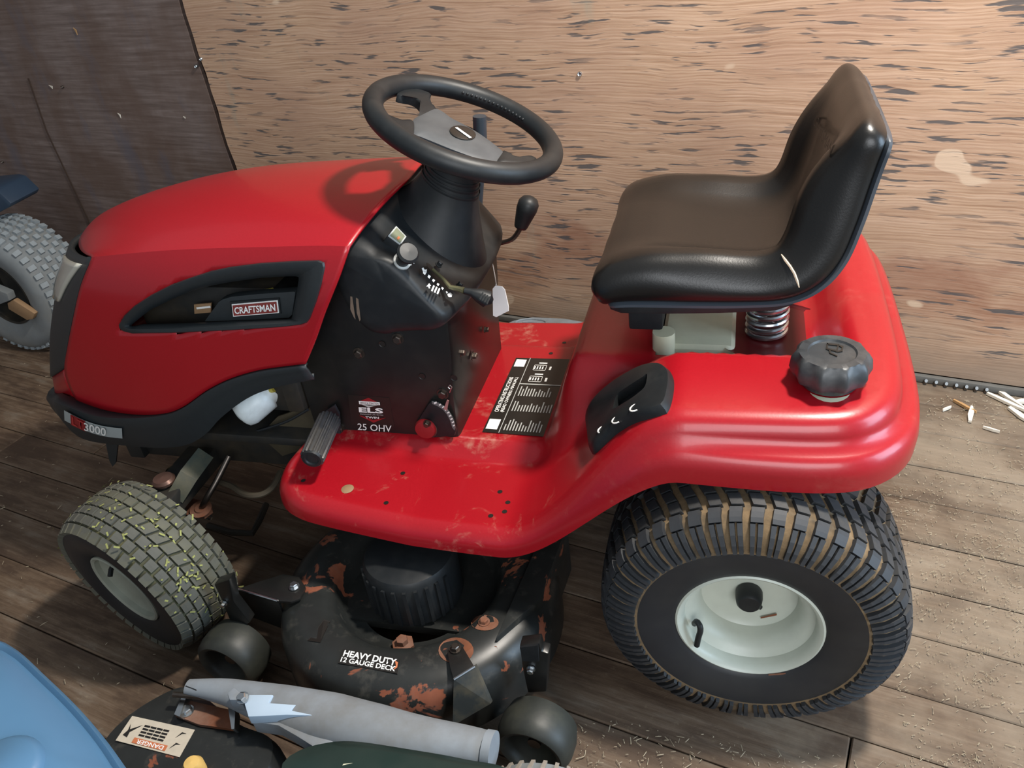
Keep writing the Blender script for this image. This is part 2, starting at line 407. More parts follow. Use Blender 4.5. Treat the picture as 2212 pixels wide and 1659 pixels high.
# crack and dowel strip in the dark panel
cr = [wpt(*p) for p in [(60, 170), (100, 285), (140, 370), (185, 465), (200, 500)]]
o = mk('panel_seam', *tube([(p.x, .003, p.z) for p in cr], .004, 6), EDGE, None, 40); place(o, MW); setpar(o, wall)
for (px, py, big) in [(424, 143, 1), (435, 127, 1), (1253, 159, 1), (135, 188, 0), (5, 350, 0)]:
    p = wpt(px, py); r = .0065 if big else .005
    o = mk('screw', *lathe([(0, 0), (r*.35, 0), (r*.45, .002), (r*.8, .0045), (r, .002), (r, -.004)], 14, Matrix.Rotation(math.pi, 4, 'Z')), CHR if big else BOLT, None, 30)
    place(o, MW @ Matrix.Translation((p.x, -.001, p.z))); setpar(o, wall)
# wood chips torn from the dark panel
for (px, py, w, h) in [(258, 250, .012, .02), (398, 254, .01, .008), (110, 188, .02, .014), (163, 68, .012, .025)]:
    p = wpt(px, py); o = mk('torn_veneer_chip', *prism([(-w/2, 0, h/2), (w/2, 0, h*.2), (w*.2, 0, -h/2), (-w*.1, 0, 0)], (0, .002, 0)), WOODS if h != .025 else WOODT, None, 0)
    place(o, MW @ Matrix.Translation((p.x, -.0, p.z))); setpar(o, wall)
wl_ = tag(mk('wall_left', *boxv(-4.3, -4.2, -3.4, .12, -.03, 2.6), DPLY, None, 0), kind='structure'); place(wl_, MW)
bb = tag(mk('baseboard_back', *boxv(-4.1, 2.5, -.016, -.0005, .0, .020), plain('grey_sill_wood', (.10, .095, .085), .8, 0, .4, 18, .3), None, 30, .003), kind='structure'); place(bb, MW)
for i in range(7):
    p = MWI @ onZ(1995+i*22, 843+i*4.2, .004)
    o = mk('nail', *tube([(0, 0, -.003), (0, 0, .006), (.003, -.004, .009)], [.004, .0035, .005], 7), BOLT, None, 40); place(o, MW @ Matrix.Translation((p.x, -.020, .004))); setpar(o, bb)

# ================================================================== RIDING MOWER
MO = empty('riding_mower', (-.6, 0, 0), 'red riding lawn mower with black steering wheel and black bucket seat', 'riding mower')
# ---------------------------------------------------------------- hood
def ysurf(x, z):
    fr = max(0, (-1.02-x)/.42); tp = max(0, (z-.69)/.11)
    return -(.245-.058*min(1.35, fr)**2-0.020*min(1.1, tp)**2)
def onSide(px, py, off=0):
    p = onY(px, py, -.24)
    for _ in range(12): p = onY(px, py, ysurf(p.x, p.z)+off)
    return p
side = lambda L, off=0: [onSide(*q, off) for q in L]
NS, NV, NTP = 56, 26, 16
front = spline(side([(203, 558), (180, 612), (163, 682), (150, 747), (143, 795), (152, 830), (168, 862)]), NV)
bottom = spline(side([(168, 862), (230, 883), (300, 893), (360, 890), (400, 875), (450, 840), (500, 815), (560, 797), (620, 788), (663, 783)]), NS)
rear = spline(side([(757, 535), (738, 590), (720, 635), (702, 680), (684, 732), (663, 783)]), NV)
crease = spline(side([(203, 558), (270, 551), (350, 544), (450, 539), (600, 535), (700, 533), (757, 535)]), NS)
def coons(s, t):
    i = s*(NS-1); j = t*(NV-1); a, b = int(i), int(j); fa, fb = i-a, j-b
    g = lambda c, k, f: c[k].lerp(c[min(k+1, len(c)-1)], f)
    T, B, L, R_ = g(crease, a, fa), g(bottom, a, fa), g(front, b, fb), g(rear, b, fb)
    p = T*(1-t)+B*t+L*(1-s)+R_*s-(crease[0]*(1-s)*(1-t)+crease[-1]*s*(1-t)+bottom[0]*(1-s)*t+bottom[-1]*s*t)
    p.y = ysurf(p.x, p.z); return p
spine = spline([(-1.425, 0, .744), (-1.38, 0, .774), (-1.30, 0, .803), (-1.2, 0, .822), (-1.05, 0, .836), (-.9, 0, .842), (-.75, 0, .843), (-.650, 0, .842)], NS)
P = []
for i in range(NS):
    s = i/(NS-1); col = [coons(s, 1-j/(NV-1)) for j in range(NV)]
    K, S = crease[i], spine[i]
    for j in range(1, NTP+1):
        w = 1-j/NTP
        col.append(V((S.x+(K.x-S.x)*w**1.5, K.y*w, S.z+(K.z-S.z)*w**2.3)))
    col += [V((p.x, -p.y, p.z)) for p in reversed(col[:-1])]
    P.append(col)
hv, hf = grid(P)
VO = [(256, 701), (268, 681), (290, 660), (327, 636), (370, 614), (414, 598), (457, 584), (500, 575), (565, 567), (630, 563), (690, 561), (702, 566), (704, 576), (696, 614), (685, 651), (671, 688), (664, 697), (650, 702), (609, 707), (500, 714), (370, 720), (285, 721), (266, 716), (257, 709)]
VI = [(284, 702), (296, 692), (312, 679), (327, 668), (370, 647), (414, 629), (457, 617), (500, 609), (565, 600), (620, 597), (640, 597), (645, 599), (645, 604), (641, 632), (636, 660), (631, 684), (629, 688), (622, 689), (600, 690), (500, 694), (400, 698), (310, 700), (290, 704), (285, 704)]
def hoodside_cut(vs, fs):
    mid = [(a[0]*.78+b[0]*.22, a[1]*.78+b[1]*.22) for a, b in zip(VO, VI)]; keep = []
    for f in fs:
        c = sum((vs[i] for i in f), V())/4
        if abs(c.y) > .15 and c.z < .81:
            q = proj((c.x, -abs(c.y), c.z))
            if inpoly(q[0], q[1], mid): continue
        keep.append(f)
    return keep
hood = mk('hood', hv, hoodside_cut(hv, hf), RED, MO, 35)
m = hood.modifiers.new('thick', 'SOLIDIFY'); m.thickness = .005; m.offset = -1
# side vents: rim, recess, badge panel (near and far side)
def ringpts(L, n=96): return resample([V((a, b, 0)) for a, b in L], n, True)
ro = [V((a[0], a[1], 0)) for a in VO]; ri = [V((a[0], a[1], 0)) for a in VI]
ro = spline(ro, 96, True); 
ri = [None]*0
# match the rings point by point through the corresponding lists
dense_o, dense_i = [], []
for k in range(len(VO)):
    a0, a1 = V((*VO[k], 0)), V((*VO[(k+1) % len(VO)], 0)); b0, b1 = V((*VI[k], 0)), V((*VI[(k+1) % len(VI)], 0))
    for i in range(3): dense_o.append(a0.lerp(a1, i/3)); dense_i.append(b0.lerp(b1, i/3))
def ventring(t, off): return [onSide(a.x+(b.x-a.x)*t, a.y+(b.y-a.y)*t, off) for a, b in zip(dense_o, dense_i)]
rings = [ventring(0, .003), ventring(0, -.004), ventring(.10, -.009), ventring(.45, -.008), ventring(.8, -.001), ventring(1, .012), ventring(1, .05)]
mir = lambda vs: [V((v.x, -v.y, v.z)) for v in vs]
vf = loft(rings)
vent = mk('vent_frame', *vf, TRIM, MO, 45); mk('vent_frame', mir(vf[0]), vf[1], TRIM, MO, 45)
bp = [(441, 695), (472, 652), (480, 647), (500, 641), (560, 635), (634, 630), (638, 632), (631, 680), (624, 687), (560, 691)]
pv = prism(side(bp, .016), (0, .02, 0)); mk('badge_panel', *pv, TRIM, vent, 30, .003)
Q = side([(500, 686), (607, 678), (603, 644), (496, 652)], .0135); mk('badge_frame', *prism(Q, (0, .004, 0)), BLK, vent, 0)
Q = side([(503.7, 684), (602.4, 676), (599.2, 649), (500.4, 657.7)], .012); mk('badge_plate', *prism(Q, (0, .003, 0)), WHT, vent, 0)
qrect('badge_field', Q, .02, .98, .07, .93, BADGE, vent)
qtext('badge_text', 'CRAFTSMAN', Q, .055, .945, .22, .78, WHT, vent, lift=.0018, bold=.02)
# engine inside the hood
eng = mk('engine_block', *boxv(-1.22, -.84, -.17, .17, .40, .70), DARK, MO, 30, .02)
mk('fan_shroud', *boxv(-1.18, -.88, -.15, .15, .70, .775), BLK, eng, 30, .03)
q = side([(420, 678), (455, 675), (456, 655), (419, 658)], .055); mk('tin_bracket', *prism(q, (0, .003, 0)), BRN, eng, 0)
q = side([(425, 668), (455, 665), (454, 661), (424, 664)], .053); mk('caution_strip', *prism(q, (0, .001, 0)), WHT, eng, 0)
q = side([(545, 634), (592, 629), (588, 623), (560, 628)], .04); mk('yellow_sticker', *prism(q, (0, .003, 0)), GOLD, eng, 0)
# ---------------------------------------------------------------- grille, headlights, nose
G = []
gl = spline(side([(203, 558), (180, 612), (163, 682), (150, 747), (143, 795)]), 20)
gc = spline([onY(*q, 0) for q in [(172, 508), (160, 546), (146, 600), (135, 660), (128, 720), (128, 800)]], 20)
def grillept(w, t, off=0):
    i = t*19; a = int(i); f = i-a; b = min(a+1, 19)
    L = gl[a].lerp(gl[b], f); C = gc[a].lerp(gc[b], f)
    return V((C.x+(L.x-C.x)*w**1.6-off, L.y*w, C.z+(L.z-C.z)*w**1.6))
P = []
for i in range(20):
    r = [grillept(1-j/12, i/19, .006) for j in range(13)]
    P.append([V((gl[i].x+.004, gl[i].y+.004, gl[i].z))]+r+[V((p.x, -p.y, p.z)) for p in reversed(r[:-1])]+[V((gl[i].x+.004, -gl[i].y-.004, gl[i].z))])
gr = mk('grille', *grid(P), TRIM, MO, 40); m = gr.modifiers.new('t', 'SOLIDIFY'); m.thickness = .012; m.offset = -1
LT0, LT1, LW0a, LW0b, LW1a, LW1b = .05, .36, .92, .70, .42, .36
def lensgrid(sgn):
    P = []
    for i in range(10):
        t = lerp(LT0, LT1, i/9); w0 = lerp(LW0a, LW0b, i/9); w1 = lerp(LW1a, LW1b, i/9)
        r = [grillept(lerp(w0, w1, j/8), t, .010+.006*math.sin(math.pi*j/8)*math.sin(math.pi*i/9)) for j in range(9)]
        P.append([V((p.x, p.y*sgn, p.z)) for p in r])
    return grid(P)
for sg in (1, -1):
    h = mk('headlight', *lensgrid(sg), LENS, MO, 50); m = h.modifiers.new('t', 'SOLIDIFY'); m.thickness = .006; m.offset = 0
nose_a = [gl[-1]]+[onSide(152, 830), onSide(168, 862)]
nose_c = [gc[-1], gc[-1]+V((-.012, 0, -.03)), onY(130, 838, 0)]
P = []
for i in range(3):
    r = [V((nose_c[i].x+(nose_a[i].x-nose_c[i].x)*w**1.6, nose_a[i].y*w, lerp(nose_c[i].z, nose_a[i].z, w**1.6))) for w in [1-j/10 for j in range(11)]]
    P.append(r+[V((p.x, -p.y, p.z)) for p in reversed(r[:-1])])
o = mk('nose_panel', *grid(P), RED, MO, 40); m = o.modifiers.new('t', 'SOLIDIFY'); m.thickness = .005; m.offset = -1
# ---------------------------------------------------------------- bumper trim
top = [onY(132, 838, 0), onY(130, 842, -.06), onY(138, 851, -.15), onSide(168, 862)]+side([(230, 883), (300, 893), (360, 890), (400, 875), (450, 840), (500, 815), (560, 797), (620, 788), (663, 783)])
bot = [onY(126, 880, 0), onY(128, 890, -.06), onY(140, 910, -.15), onSide(165, 938)]+side([(205, 953), (290, 963), (350, 967), (405, 960), (445, 937), (480, 900), (540, 857), (605, 834), (680, 820)])
top = spline(top, 60); bot = spline(bot, 60)
P = []
for i, (a, b) in enumerate(zip(top, bot)):
    s = i/59; led = .022*(1-sm(.35, .62, s))+.008
    d = V((0, -1, 0)) if s > .2 else V((-(1-s/.2), -s/.2, 0)).normalized()
    o1 = a+d*led+V((0, 0, -.002)); o2 = a.lerp(b, .18)+d*(led+.002); 
    P.append([a, o1, o2]+[a.lerp(b, t)+d*led*(1-.9*t*t) for t in (.35, .55, .75, .9, 1)]+[b-d*.004-V((0, 0, .0))+V((0, 0, .012))])
tv, tf = grid(P)
trim = mk('bumper_trim', *join((tv, tf), (mir(tv), tf)), TRIM, MO, 45, weld=True)
m = trim.modifiers.new('t', 'SOLIDIFY'); m.thickness = .004; m.offset = -1
q = [onSide(146, 893, -.012), onSide(265, 941, -.030), onSide(268, 921, -.030), onSide(141, 884, -.014)]
# number plate follows the trim face
def trimface(px, py):
    best = None
    for i in range(59):
        for j in range(2, 7):
            a = P[i][j]; n = (P[i+1][j]-a).cross(P[i][j+1]-a)
            if n.length < 1e-12: continue
            p = onP(px, py, a, n); d = (p-(P[i][j]+P[i+1][j+1])*.5).length
            if best is None or d < best[0]: best = (d, p)
    return best[1]+V((-.0015, -.004, 0))
lab = [[trimface(lerp(142, 267, k/8)+dx, lerp(884, 923, k/8)+dy+9*math.sin(math.pi*k/8)) for k in range(9)] for dx, dy in ((0, 0), (1, 22))]
npl = mk('number_plate', *grid(lab), plain('silver_decal', (.33, .37, .37), .4, 0, .05), trim, 60)
def plq(k0, k1): return [lab[1][k0], lab[1][k1], lab[0][k1], lab[0][k0]]
qtext('number_text', '3000', plq(3, 6), -.05, .95, .12, .9, WHT, trim, lift=.003, bold=.015)
mk('number_field', *prism([p+V((-.0008, -.002, 0)) for p in plq(1, 3)], (0, .0005, 0)), DRED, trim, 0)
qtext('number_text', 'LT', plq(1, 3), .1, .9, .1, .9, plain('red_print', (.42, .03, .03), .5), trim, lift=.003, bold=.02)
# ---------------------------------------------------------------- dash cowl, pedestal
prof = [(-.745, .830), (-.70, .836), (-.665, .822), (-.645, .795), (-.61, .758), (-.57, .718), (-.53, .680), (-.518, .668), (-.516, .655), (-.53, .642), (-.56, .632), (-.60, .630), (-.647, .625), (-.664, .620), (-.69, .624), (-.706, .635), (-.724, .662), (-.736, .70), (-.744, .76), (-.748, .80)]
prof = [(p.x, p.z) for p in spline([(x, 0, z) for x, z in prof], 70, True)]
ywid = [(-.208, .72), (-.2065, .86), (-.203, .95), (-.195, 1), (-.17, 1), (-.12, 1), (-.06, 1), (0, 1), (.06, 1), (.12, 1), (.17, 1), (.195, 1), (.203, .95), (.2065, .86), (.208, .72)]
cxm, czm = -.64, .72
rings = []
for yy, k in ywid:
    r = []
    for x, z in prof:
        ins = (1-k)*.10; dx, dz = x-cxm, z-czm; L = math.hypot(dx, dz); f = max(.2, 1-ins/L*1.0)
        xx = cxm+dx*f; zz = czm+dz*f
        if xx > -.60: xx -= .028*(abs(yy)/.2)**3*(xx+.60)/.09
        zz -= .035*(abs(yy)/.2)**2.5*sm(.765, .83, zz)
        r.append((xx, yy, zz))
    rings.append(r)
rings = [[(cxm, -.208, czm)]*70]+rings+[[(cxm, .208, czm)]*70]
cowl = mk('dash_cowl', *loft(rings, True), BLK, MO, 50, weld=True)
ped = [(-.89, .70), (-.884, .343), (-.838, .331), (-.705, .337), (-.62, .352), (-.566, .372), (-.562, .47), (-.552, .56), (-.545, .66), (-.70, .72)]
rings = []
for yy, ins in ((-.178, .010), (-.176, .003), (-.168, 0), (0, 0), (.160, 0), (.168, .003), (.17, .010)):
    rings.append([(x-(ins if x > -.6 else 0), yy, z) for x, z in ped])
pedo = mk('pedestal', *loft(rings, True, True, True), STEEL, MO, 35)
SCUF = plain('tan_scuff', (.17, .12, .085), .7, 0, .3, 60)
for L in ([(757, 640), (761, 641), (768, 690), (764, 684), (757, 668)], [(769, 643), (774, 646), (779, 690), (777, 694), (771, 676)]):
    mk('scuff_mark', *prism([onY(*q, -.2084) for q in L], (0, -.0005, 0)), SCUF, cowl, 0)
# flange plate seam on the pedestal
P0 = lambda px, py, d=0: onY(px, py, -.178-d)
for q in [(860, 731), (776, 762), (957, 850), (770, 947), (857, 957), (735, 925)]: bolt(P0(*q), (0, -1, 0), pedo)
for q in [(826, 743), (912, 813), (981, 816)]: mk('bolt_hole', *lathe([(0, 0), (.006, 0), (.007, .001)], 12, alongM(P0(*q, .0006), (0, -1, 0))), DECAL, pedo)
for q in [(1047, 712), (1022, 767), (994, 762), (1020, 770)]:
    p = onX(*q, -.556); bolt(p, (1, 0, 0), pedo, .006)
# engine sticker with lettering
q = [P0(759, 918), P0(852, 921), P0(841, 859), P0(752, 852)]
mk('engine_decal', *prism(q, (0, -.0006, 0)), DECAL, pedo, 0)
def dpx(L, d=.0012): return [P0(*a, d) for a in L]
def flat(name, L, mat, par, d=.0012): return mk(name, *prism(dpx(L, d), (0, -.0003, 0)), mat, par, 0)
edec = pedo
flat('decal_diamond', [(775, 867), (796, 859), (818, 870), (796, 868)], DRED, edec); flat('decal_diamond', [(778, 872), (796, 880), (817, 875), (797, 876)], DIM, edec, .0011)
flat('decal_bar', [(775, 866), (820, 869), (821, 875), (776, 873)], WHT, edec, .0016)
textmesh('decal_text', 'BRIGGS & STRATTON', P0(779, 871.4, .002), P0(818, 873.8, .002), P0(779, 867.6, .002), DECAL, edec, .0012)
textmesh('decal_text', 'ELS', P0(776, 890, .001), P0(828, 893, .001), P0(775, 879, .001), WHT, edec, .0008, .035)
textmesh('decal_text', 'Extended Life Series', P0(779, 895, .001), P0(828, 897.5, .001), P0(779, 892, .001), DIM, edec)
textmesh('decal_text', 'TWIN', P0(790, 903, .001), P0(819, 904.5, .001), P0(789.5, 898.5, .001), WHT, edec, .0008, .02)
flat('decal_chevron', [(776, 897.5), (782, 898), (806, 907), (834, 902), (807, 913)], DRED, edec)
textmesh('decal_text', '25 OHV', P0(773, 928, .001), P0(846, 933, .001), P0(772.5, 914, .001), WHT, edec, .0008, .004)
# deck height dial on the pedestal
fan = [(908, 900), (928, 868), (935, 861), (952, 868), (967, 880), (980, 900), (988, 925), (985, 935), (955, 938), (925, 940), (905, 925)]
dial = mk('height_dial', *prism([P0(*q) for q in fan], (0, -.010, 0)), BLK, MO, 30, .002)
arc = [(933, 866), (946, 869), (958, 876), (967, 885), (975, 896), (981, 910), (984, 924), (982, 929), (977, 923), (973, 909), (966, 895), (957, 884), (946, 877), (934, 872)]
mk('dial_scale', *prism([P0(*q, .0102) for q in arc], (0, -.001, 0)), plain('grey_scale_print', (.12, .13, .13), .5), dial, 0)
for (x, y, s) in [(940, 870, 5), (950, 874, 4), (957, 879, 4), (963, 885, 4), (968, 891, 4), (972, 898, 4), (975, 905, 4), (978, 912, 4), (980, 919, 3.5)]:
    a = (x-922)/70; mk('dial_tick', *prism([P0(x+dx, y+dy, .0116) for dx, dy in ((-s*.6, -s*.2+1), (s*.5, -s*.6), (s*.75, s*.1), (-s*.3, s*.6))], (0, -.0003, 0)), WHT, dial, 0)
mk('dial_knob', *lathe([(0, .022), (.010, .022), (.020, .020), (.022, .014), (.021, .0)], 24, alongM(P0(924, 917), (0, -1, 0))), DRED, dial, 40)
mk('dial_knob_ring', *lathe([(.0205, .012), (.0235, .011), (.0235, 0)], 24, alongM(P0(924, 919), (0, -1, 0))), BOLT, dial, 40)
bolt(P0(923, 914, .022), (0, -1, 0), dial, .006)
mk('dial_pointer', *prism([P0(*q, .011) for q in [(959, 882), (966, 863), (970, 865), (966, 886)]], (0, -.002, 0)), plain('pink_plastic', (.35, .16, .15), .5), dial, 0)
mk('cotter_pin', *tube([P0(*q, .008) for q in [(971, 848), (976, 836), (972, 832), (968, 836), (972, 840)]], .0012, 6), CHR, dial)
# panel on the dash: gauge, choke knob, throttle
PN = V((.68, 0, .73)).normalized(); PB = V((-.59, 0, .7385))
def pn(px, py, d=0): return onP(px, py, PB+PN*d, PN)
gq = [pn(*q, .012) for q in [(865, 532), (879, 512), (855, 487), (836, 510)]]
ga = mk('hour_meter', *prism(gq, -PN*.02), BLK, MO, 30, .002)
gi = [p.lerp(sum(gq, V())/4, .08) for p in gq]; mk('meter_bezel', *prism([p+PN*.001 for p in gi], -PN*.003), DIM, ga, 0)
gi = [p.lerp(sum(gq, V())/4, .26) for p in gq]; mk('meter_face', *prism([p+PN*.0018 for p in gi], -PN*.003), plain('olive_meter_face', (.20, .21, .14), .3), ga, 0)
qrect('meter_digits', [p+PN*.0018 for p in gi], .12, .45, .25, .45, ORG, ga)
kp = pn(868, 565, .004); kd = (pn(880, 548, .035)-kp).normalized()
kn = mk('choke_knob', *lathe([(.012, -.006), (.012, .028), (.0175, .032), (.0195, .036), (.0195, .040), (.016, .044), (0, .045)], 24, alongM(kp, kd)), BLK, MO, 40)
mk('knob_collar', *lathe([(.012, .004), (.016, .004), (.016, -.003)], 20, alongM(kp, kd)), DIM, kn, 40)
mk('choke_symbol', *prism([pn(*q, .006) for q in [(881, 563), (888, 574), (890, 567), (895, 570), (890, 563), (888, 568)]], PN*.0004), WHT, MO, 0)
sl_ = [(921, 568), (927, 570), (936, 580), (975, 612), (985, 622), (980, 624), (968, 616), (930, 584), (922, 576)]
mk('throttle_slot', *prism([pn(*q, .0045) for q in sl_], PN*.0008), DECAL, MO, 0)
th = mk('throttle_lever', *tube([pn(935, 582, .006), pn(958, 603, .012), pn(972, 620, .016), pn(990, 624, .022), pn(1003, 628, .03)], [.003, .003, .004, .005, .006], 8), plain('olive_steel', (.16, .15, .08), .4, .6), MO)
gp = [pn(1003, 628, .03), pn(1018, 631, .036), pn(1035, 638, .040), pn(1052, 646, .042), pn(1062, 652, .042)]
mk('lever_grip', *tube(gp, [.006, .007, .013, .016, .006], 14), BLK, th)
for k in range(4): mk('grip_rib', *tube([pn(1040+k*5+3, 633+k*3, .056), pn(1040+k*5-4, 648+k*3, .056)], .0018, 6), TRIM, th)
for a in [(914, 579), (923, 590)]:
    pass
for k in range(6):
    x, y = 917+k*9.4, 588+k*8.4; w = 3.6-.55*k
    mk('throttle_mark', *prism([pn(*q, .0055) for q in [(x-w, y+w*.5), (x-w*.2, y-w), (x+4, y+1.5-w*.3), (x+1, y+4+w*.6)]], PN*.0004), WHT, MO, 0)
for pts in ([(921, 619), (927, 612), (931, 618), (928, 618), (929, 623), (926, 623), (925, 619)], [(966, 636), (972, 632), (977, 636), (975, 642), (969, 642)], [(911, 580), (914, 578), (917, 583), (922, 582), (921, 590), (914, 588)]):
    mk('throttle_symbol', *prism([pn(*q, .0055) for q in pts], PN*.0004), WHT, MO, 0)
for k in range(3): mk('throttle_symbol', *prism([pn(a+k*6, b+k*3, .0055) for a, b in [(931, 628), (936, 616), (939, 618), (934, 630)]], PN*.0004), WHT, MO, 0)
for q in [(947, 573), (991, 618)]: bolt(pn(*q, .005), PN, MO, .005, BLK, 'panel_screw')
# ---------------------------------------------------------------- steering column and wheel
SWC = V((-.5238, 0, .939)); ST = math.radians(23.72); SN = V((math.sin(ST), 0, math.cos(ST))); SE = V((math.cos(ST), 0, -math.sin(ST))); SY = V((0, 1, 0))
rings = []
base_c = V((-.605, 0, .742)); be = V((.73, 0, -.68))
NC = 40
for k in range(15):
    t = k/14; topc = SWC-SN*.052; c = topc.lerp(base_c, t)
    fl = t**2.0; ra = lerp(.048, .115, fl); rb = lerp(.048, .088, fl); ex = SE.lerp(be, t).normalized()
    rings.append([c+ex*ra*math.cos(a)+SY*rb*math.sin(a) for a in (2*math.pi*i/NC for i in range(NC))])
colm = mk('steering_column', *loft(rings, True, True, False), BLK, MO, 50)
for k, t in enumerate((.22, .29, .36)):
    c = (SWC-SN*.052).lerp(base_c, t); fl = t**2; ra = lerp(.048, .115, fl)+.0015; rb = lerp(.048, .088, fl)+.0015; ex = SE.lerp(be, t).normalized()
    R_ = [[c+(ex*ra*math.cos(a)+SY*rb*math.sin(a))*q+SN*h for a in (2*math.pi*i/NC for i in range(NC))] for q, h in ((1, .003), (1.012, 0), (1, -.003))]
    mk('column_ridge', *loft(R_), BLK, colm, 60)
R0, r0 = .1655, .0185
rings = []
for i in range(96):
    a = 2*math.pi*i/96; d = SE*math.cos(a)+SY*math.sin(a); c = SWC+d*R0
    rings.append([c+(d*math.cos(b)+SN*math.sin(b))*r0 for b in (2*math.pi*j/18 for j in range(18))])
rings.append(rings[0])
sw = mk('steering_wheel', *loft(rings), BLK, MO, 60, weld=True)
def sp(px, py, h=0): return onP(px, py, SWC+SN*h, SN)
pad = [(891, 262), (905, 250), (926, 237), (940, 234), (956, 243), (972, 255), (999, 269), (1031, 287), (1062, 308), (1085, 326), (1097, 339), (1080, 348), (1058, 347), (1034, 343), (982, 325), (930, 304), (905, 294), (891, 288)]
def padsolid(L, h0, h1, n=60, crown=.006):
    o = spline([sp(*q, h1) for q in L], n, True); c = sum(o, V())/n
    rings = [[p-SN*(h1-h0) for p in o], o, [p.lerp(c, .12)+SN*crown*.7 for p in o], [p.lerp(c, .5)+SN*crown for p in o], [p.lerp(c, .97)+SN*crown for p in o]]
    return loft(rings, True, True, True)
mk('hub_pad', *padsolid(pad, -.030, -.004), plain('worn_grey_plastic', (.055, .06, .065), .5, 0, .35, 18, .05, dust=(.16, .17, .17), dustamt=.3), sw, 50)
def arm(L, h0=-.016, h1=-.003): return mk('spoke', *padsolid(L, h0, h1, 40, .004), BLK, sw, 50)
arm([(905, 250), (912, 236), (905, 222), (888, 212), (858, 206), (870, 194), (900, 192), (930, 202), (929, 212), (934, 226), (944, 237), (930, 244)])
arm([(893, 290), (866, 296), (836, 280), (822, 256), (828, 246), (845, 252), (868, 260), (893, 262)])
arm([(1085, 326), (1100, 336), (1125, 341), (1148, 338), (1160, 345), (1140, 358), (1105, 356), (1075, 350)])
mk('hub_underside', *lathe([(.03, -.01), (.045, -.03), (.048, -.06), (.0, -.06)], 30, alongM(SWC, SN)), BLK, sw, 40)
ec = sp(1000, 286, .004)
el = [ec+(sp(1027, 295, .004)-ec)*math.cos(a)+(sp(1008, 274, .004)-ec)*math.sin(a) for a in (2*math.pi*i/28 for i in range(28))]
em = mk('emblem', *loft([[p-SN*.006 for p in el], el, [p.lerp(ec, .1)+SN*.0012 for p in el]], True, False, True), DECAL, sw, 30)
mk('emblem_slash', *prism([sp(*q, .0062) for q in [(983, 276), (988, 275), (1019, 297), (1014, 298.5)]], SN*.0004), WHT, em, 0)
# stitched grip bumps under the far rim
for i in range(16):
    a = math.radians(58+i*3.4); d = SE*math.cos(a)+SY*math.sin(a); p = SWC+d*(R0-r0*.93)+SN*.004
    mk('grip_stud', *lathe([(.0032, 0), (.0026, .002), (0, .0028)], 6, alongM(p, -d)), BLK, sw, 60)
# levers on the far side of the dash
LY = .2
pr = [onY(*q, LY) for q in [(1046, 531), (1085, 524), (1106, 517), (1118, 503), (1126, 488)]]
lv = mk('attachment_lever', *tube(spline(pr, 14), .0055, 8), BOLT, MO)
ka, kb = onY(1124, 492, LY), onY(1147, 425, LY); kd = (kb-ka)
mk('lever_knob', *tube([ka+kd*t for t in (0, .02, .1, .35, .6, .8, .92, .98, 1.0)], [.010, .014, .0155, .019, .0225, .0225, .0175, .009, .002], 18), BLK, lv, 60)
mk('lift_lever', *tube([V((-.64, .235, .36)), V((-.60, .235, .70)), V((-.575, .235, .84)), V((-.57, .235, .89))], [.009, .011, .0145, .0145], 12), plain('slate_grip', (.03, .042, .055), .4), MO)
# ---------------------------------------------------------------- red body: foot rests, tunnel, fenders
def zf(x, y):
    ay = abs(y)
    foot = .342+.03*max(0, (-.6-x)/.3); t = sm(.222, .172, ay); low = lerp(foot, .374, t)
    fend = .622-.010*((ay-.15)/.22)**2; p = sm(.225, .185, ay)*(1-sm(.08, .15, x)); high = lerp(fend, .566, p)
    r = lerp(sm(-.40, -.315, x), sm(-.43, -.115, x), sm(.15, .25, ay))
    return lerp(low, high, r)
half = [(-.84, 0), (-.845, -.16), (-.868, -.20), (-.876, -.25), (-.876, -.29), (-.862, -.33), (-.83, -.352), (-.77, -.362), (-.6, -.372), (-.45, -.378), (-.3, -.376), (-.15, -.37), (.0, -.366), (.08, -.362), (.125, -.352), (.158, -.325), (.176, -.285), (.184, -.22), (.188, -.1), (.19, 0)]
hc = spline([V((a, b, 0)) for a, b in half], 150)
bd = hc+[V((p.x, -p.y*lerp(.87, 1, sm(-.38, -.22, p.x)), 0)) for p in reversed(hc[1:-1])]
NB = len(bd)
hole = [(-.178, -.150), (-.035, -.150), (-.035, .150), (-.178, .150)]
pts = [p.to_2d() for p in bd]; edges = [(i, (i+1) % NB) for i in range(NB)]
hb = [p.to_2d() for p in resample([V((*h, 0)) for h in hole], 60, True)]
o_ = len(pts); pts += hb; edges += [(o_+i, o_+(i+1) % 60) for i in range(60)]
bdl = [(p.x, p.y) for p in pts[:NB]]
gs = .0125; ix = int(1.1/gs)
for i in range(ix):
    for j in range(-31, 32):
        x = -.885+i*gs; y = j*gs*.98+(.3*gs if i % 2 else 0)
        if inpoly(x, y, bdl) and not (-.185 < x < -.028 and abs(y) < .157):
            if min(abs(x-b[0])+abs(y-b[1]) for b in bdl[::3]) > .012: pts.append(V((x, y)))
rv, re_, rf, *_ = delaunay_2d_cdt(pts, edges, [], 0, 1e-6)
tris = []
for f in rf:
    c = sum((rv[i] for i in f), V((0, 0)))/len(f)
    if inpoly(c.x, c.y, bdl) and not (hole[0][0] < c.x < hole[1][0] and abs(c.y) < .15): tris.append(tuple(f))
bv = [V((p.x, p.y, zf(p.x, p.y))) for p in rv]
FOOT = [(0, 0), (.008, .0), (.016, -.003), (.022, -.007), (.028, -.013), (.032, -.020), (.035, -.028), (.036, -.038), (.036, -.048)]
FEND = [(0, 0), (.014, -.004), (.024, -.014), (.028, -.030), (.0305, -.046), (.046, -.0495), (.056, -.060), (.0595, -.084), (.058, -.108)]
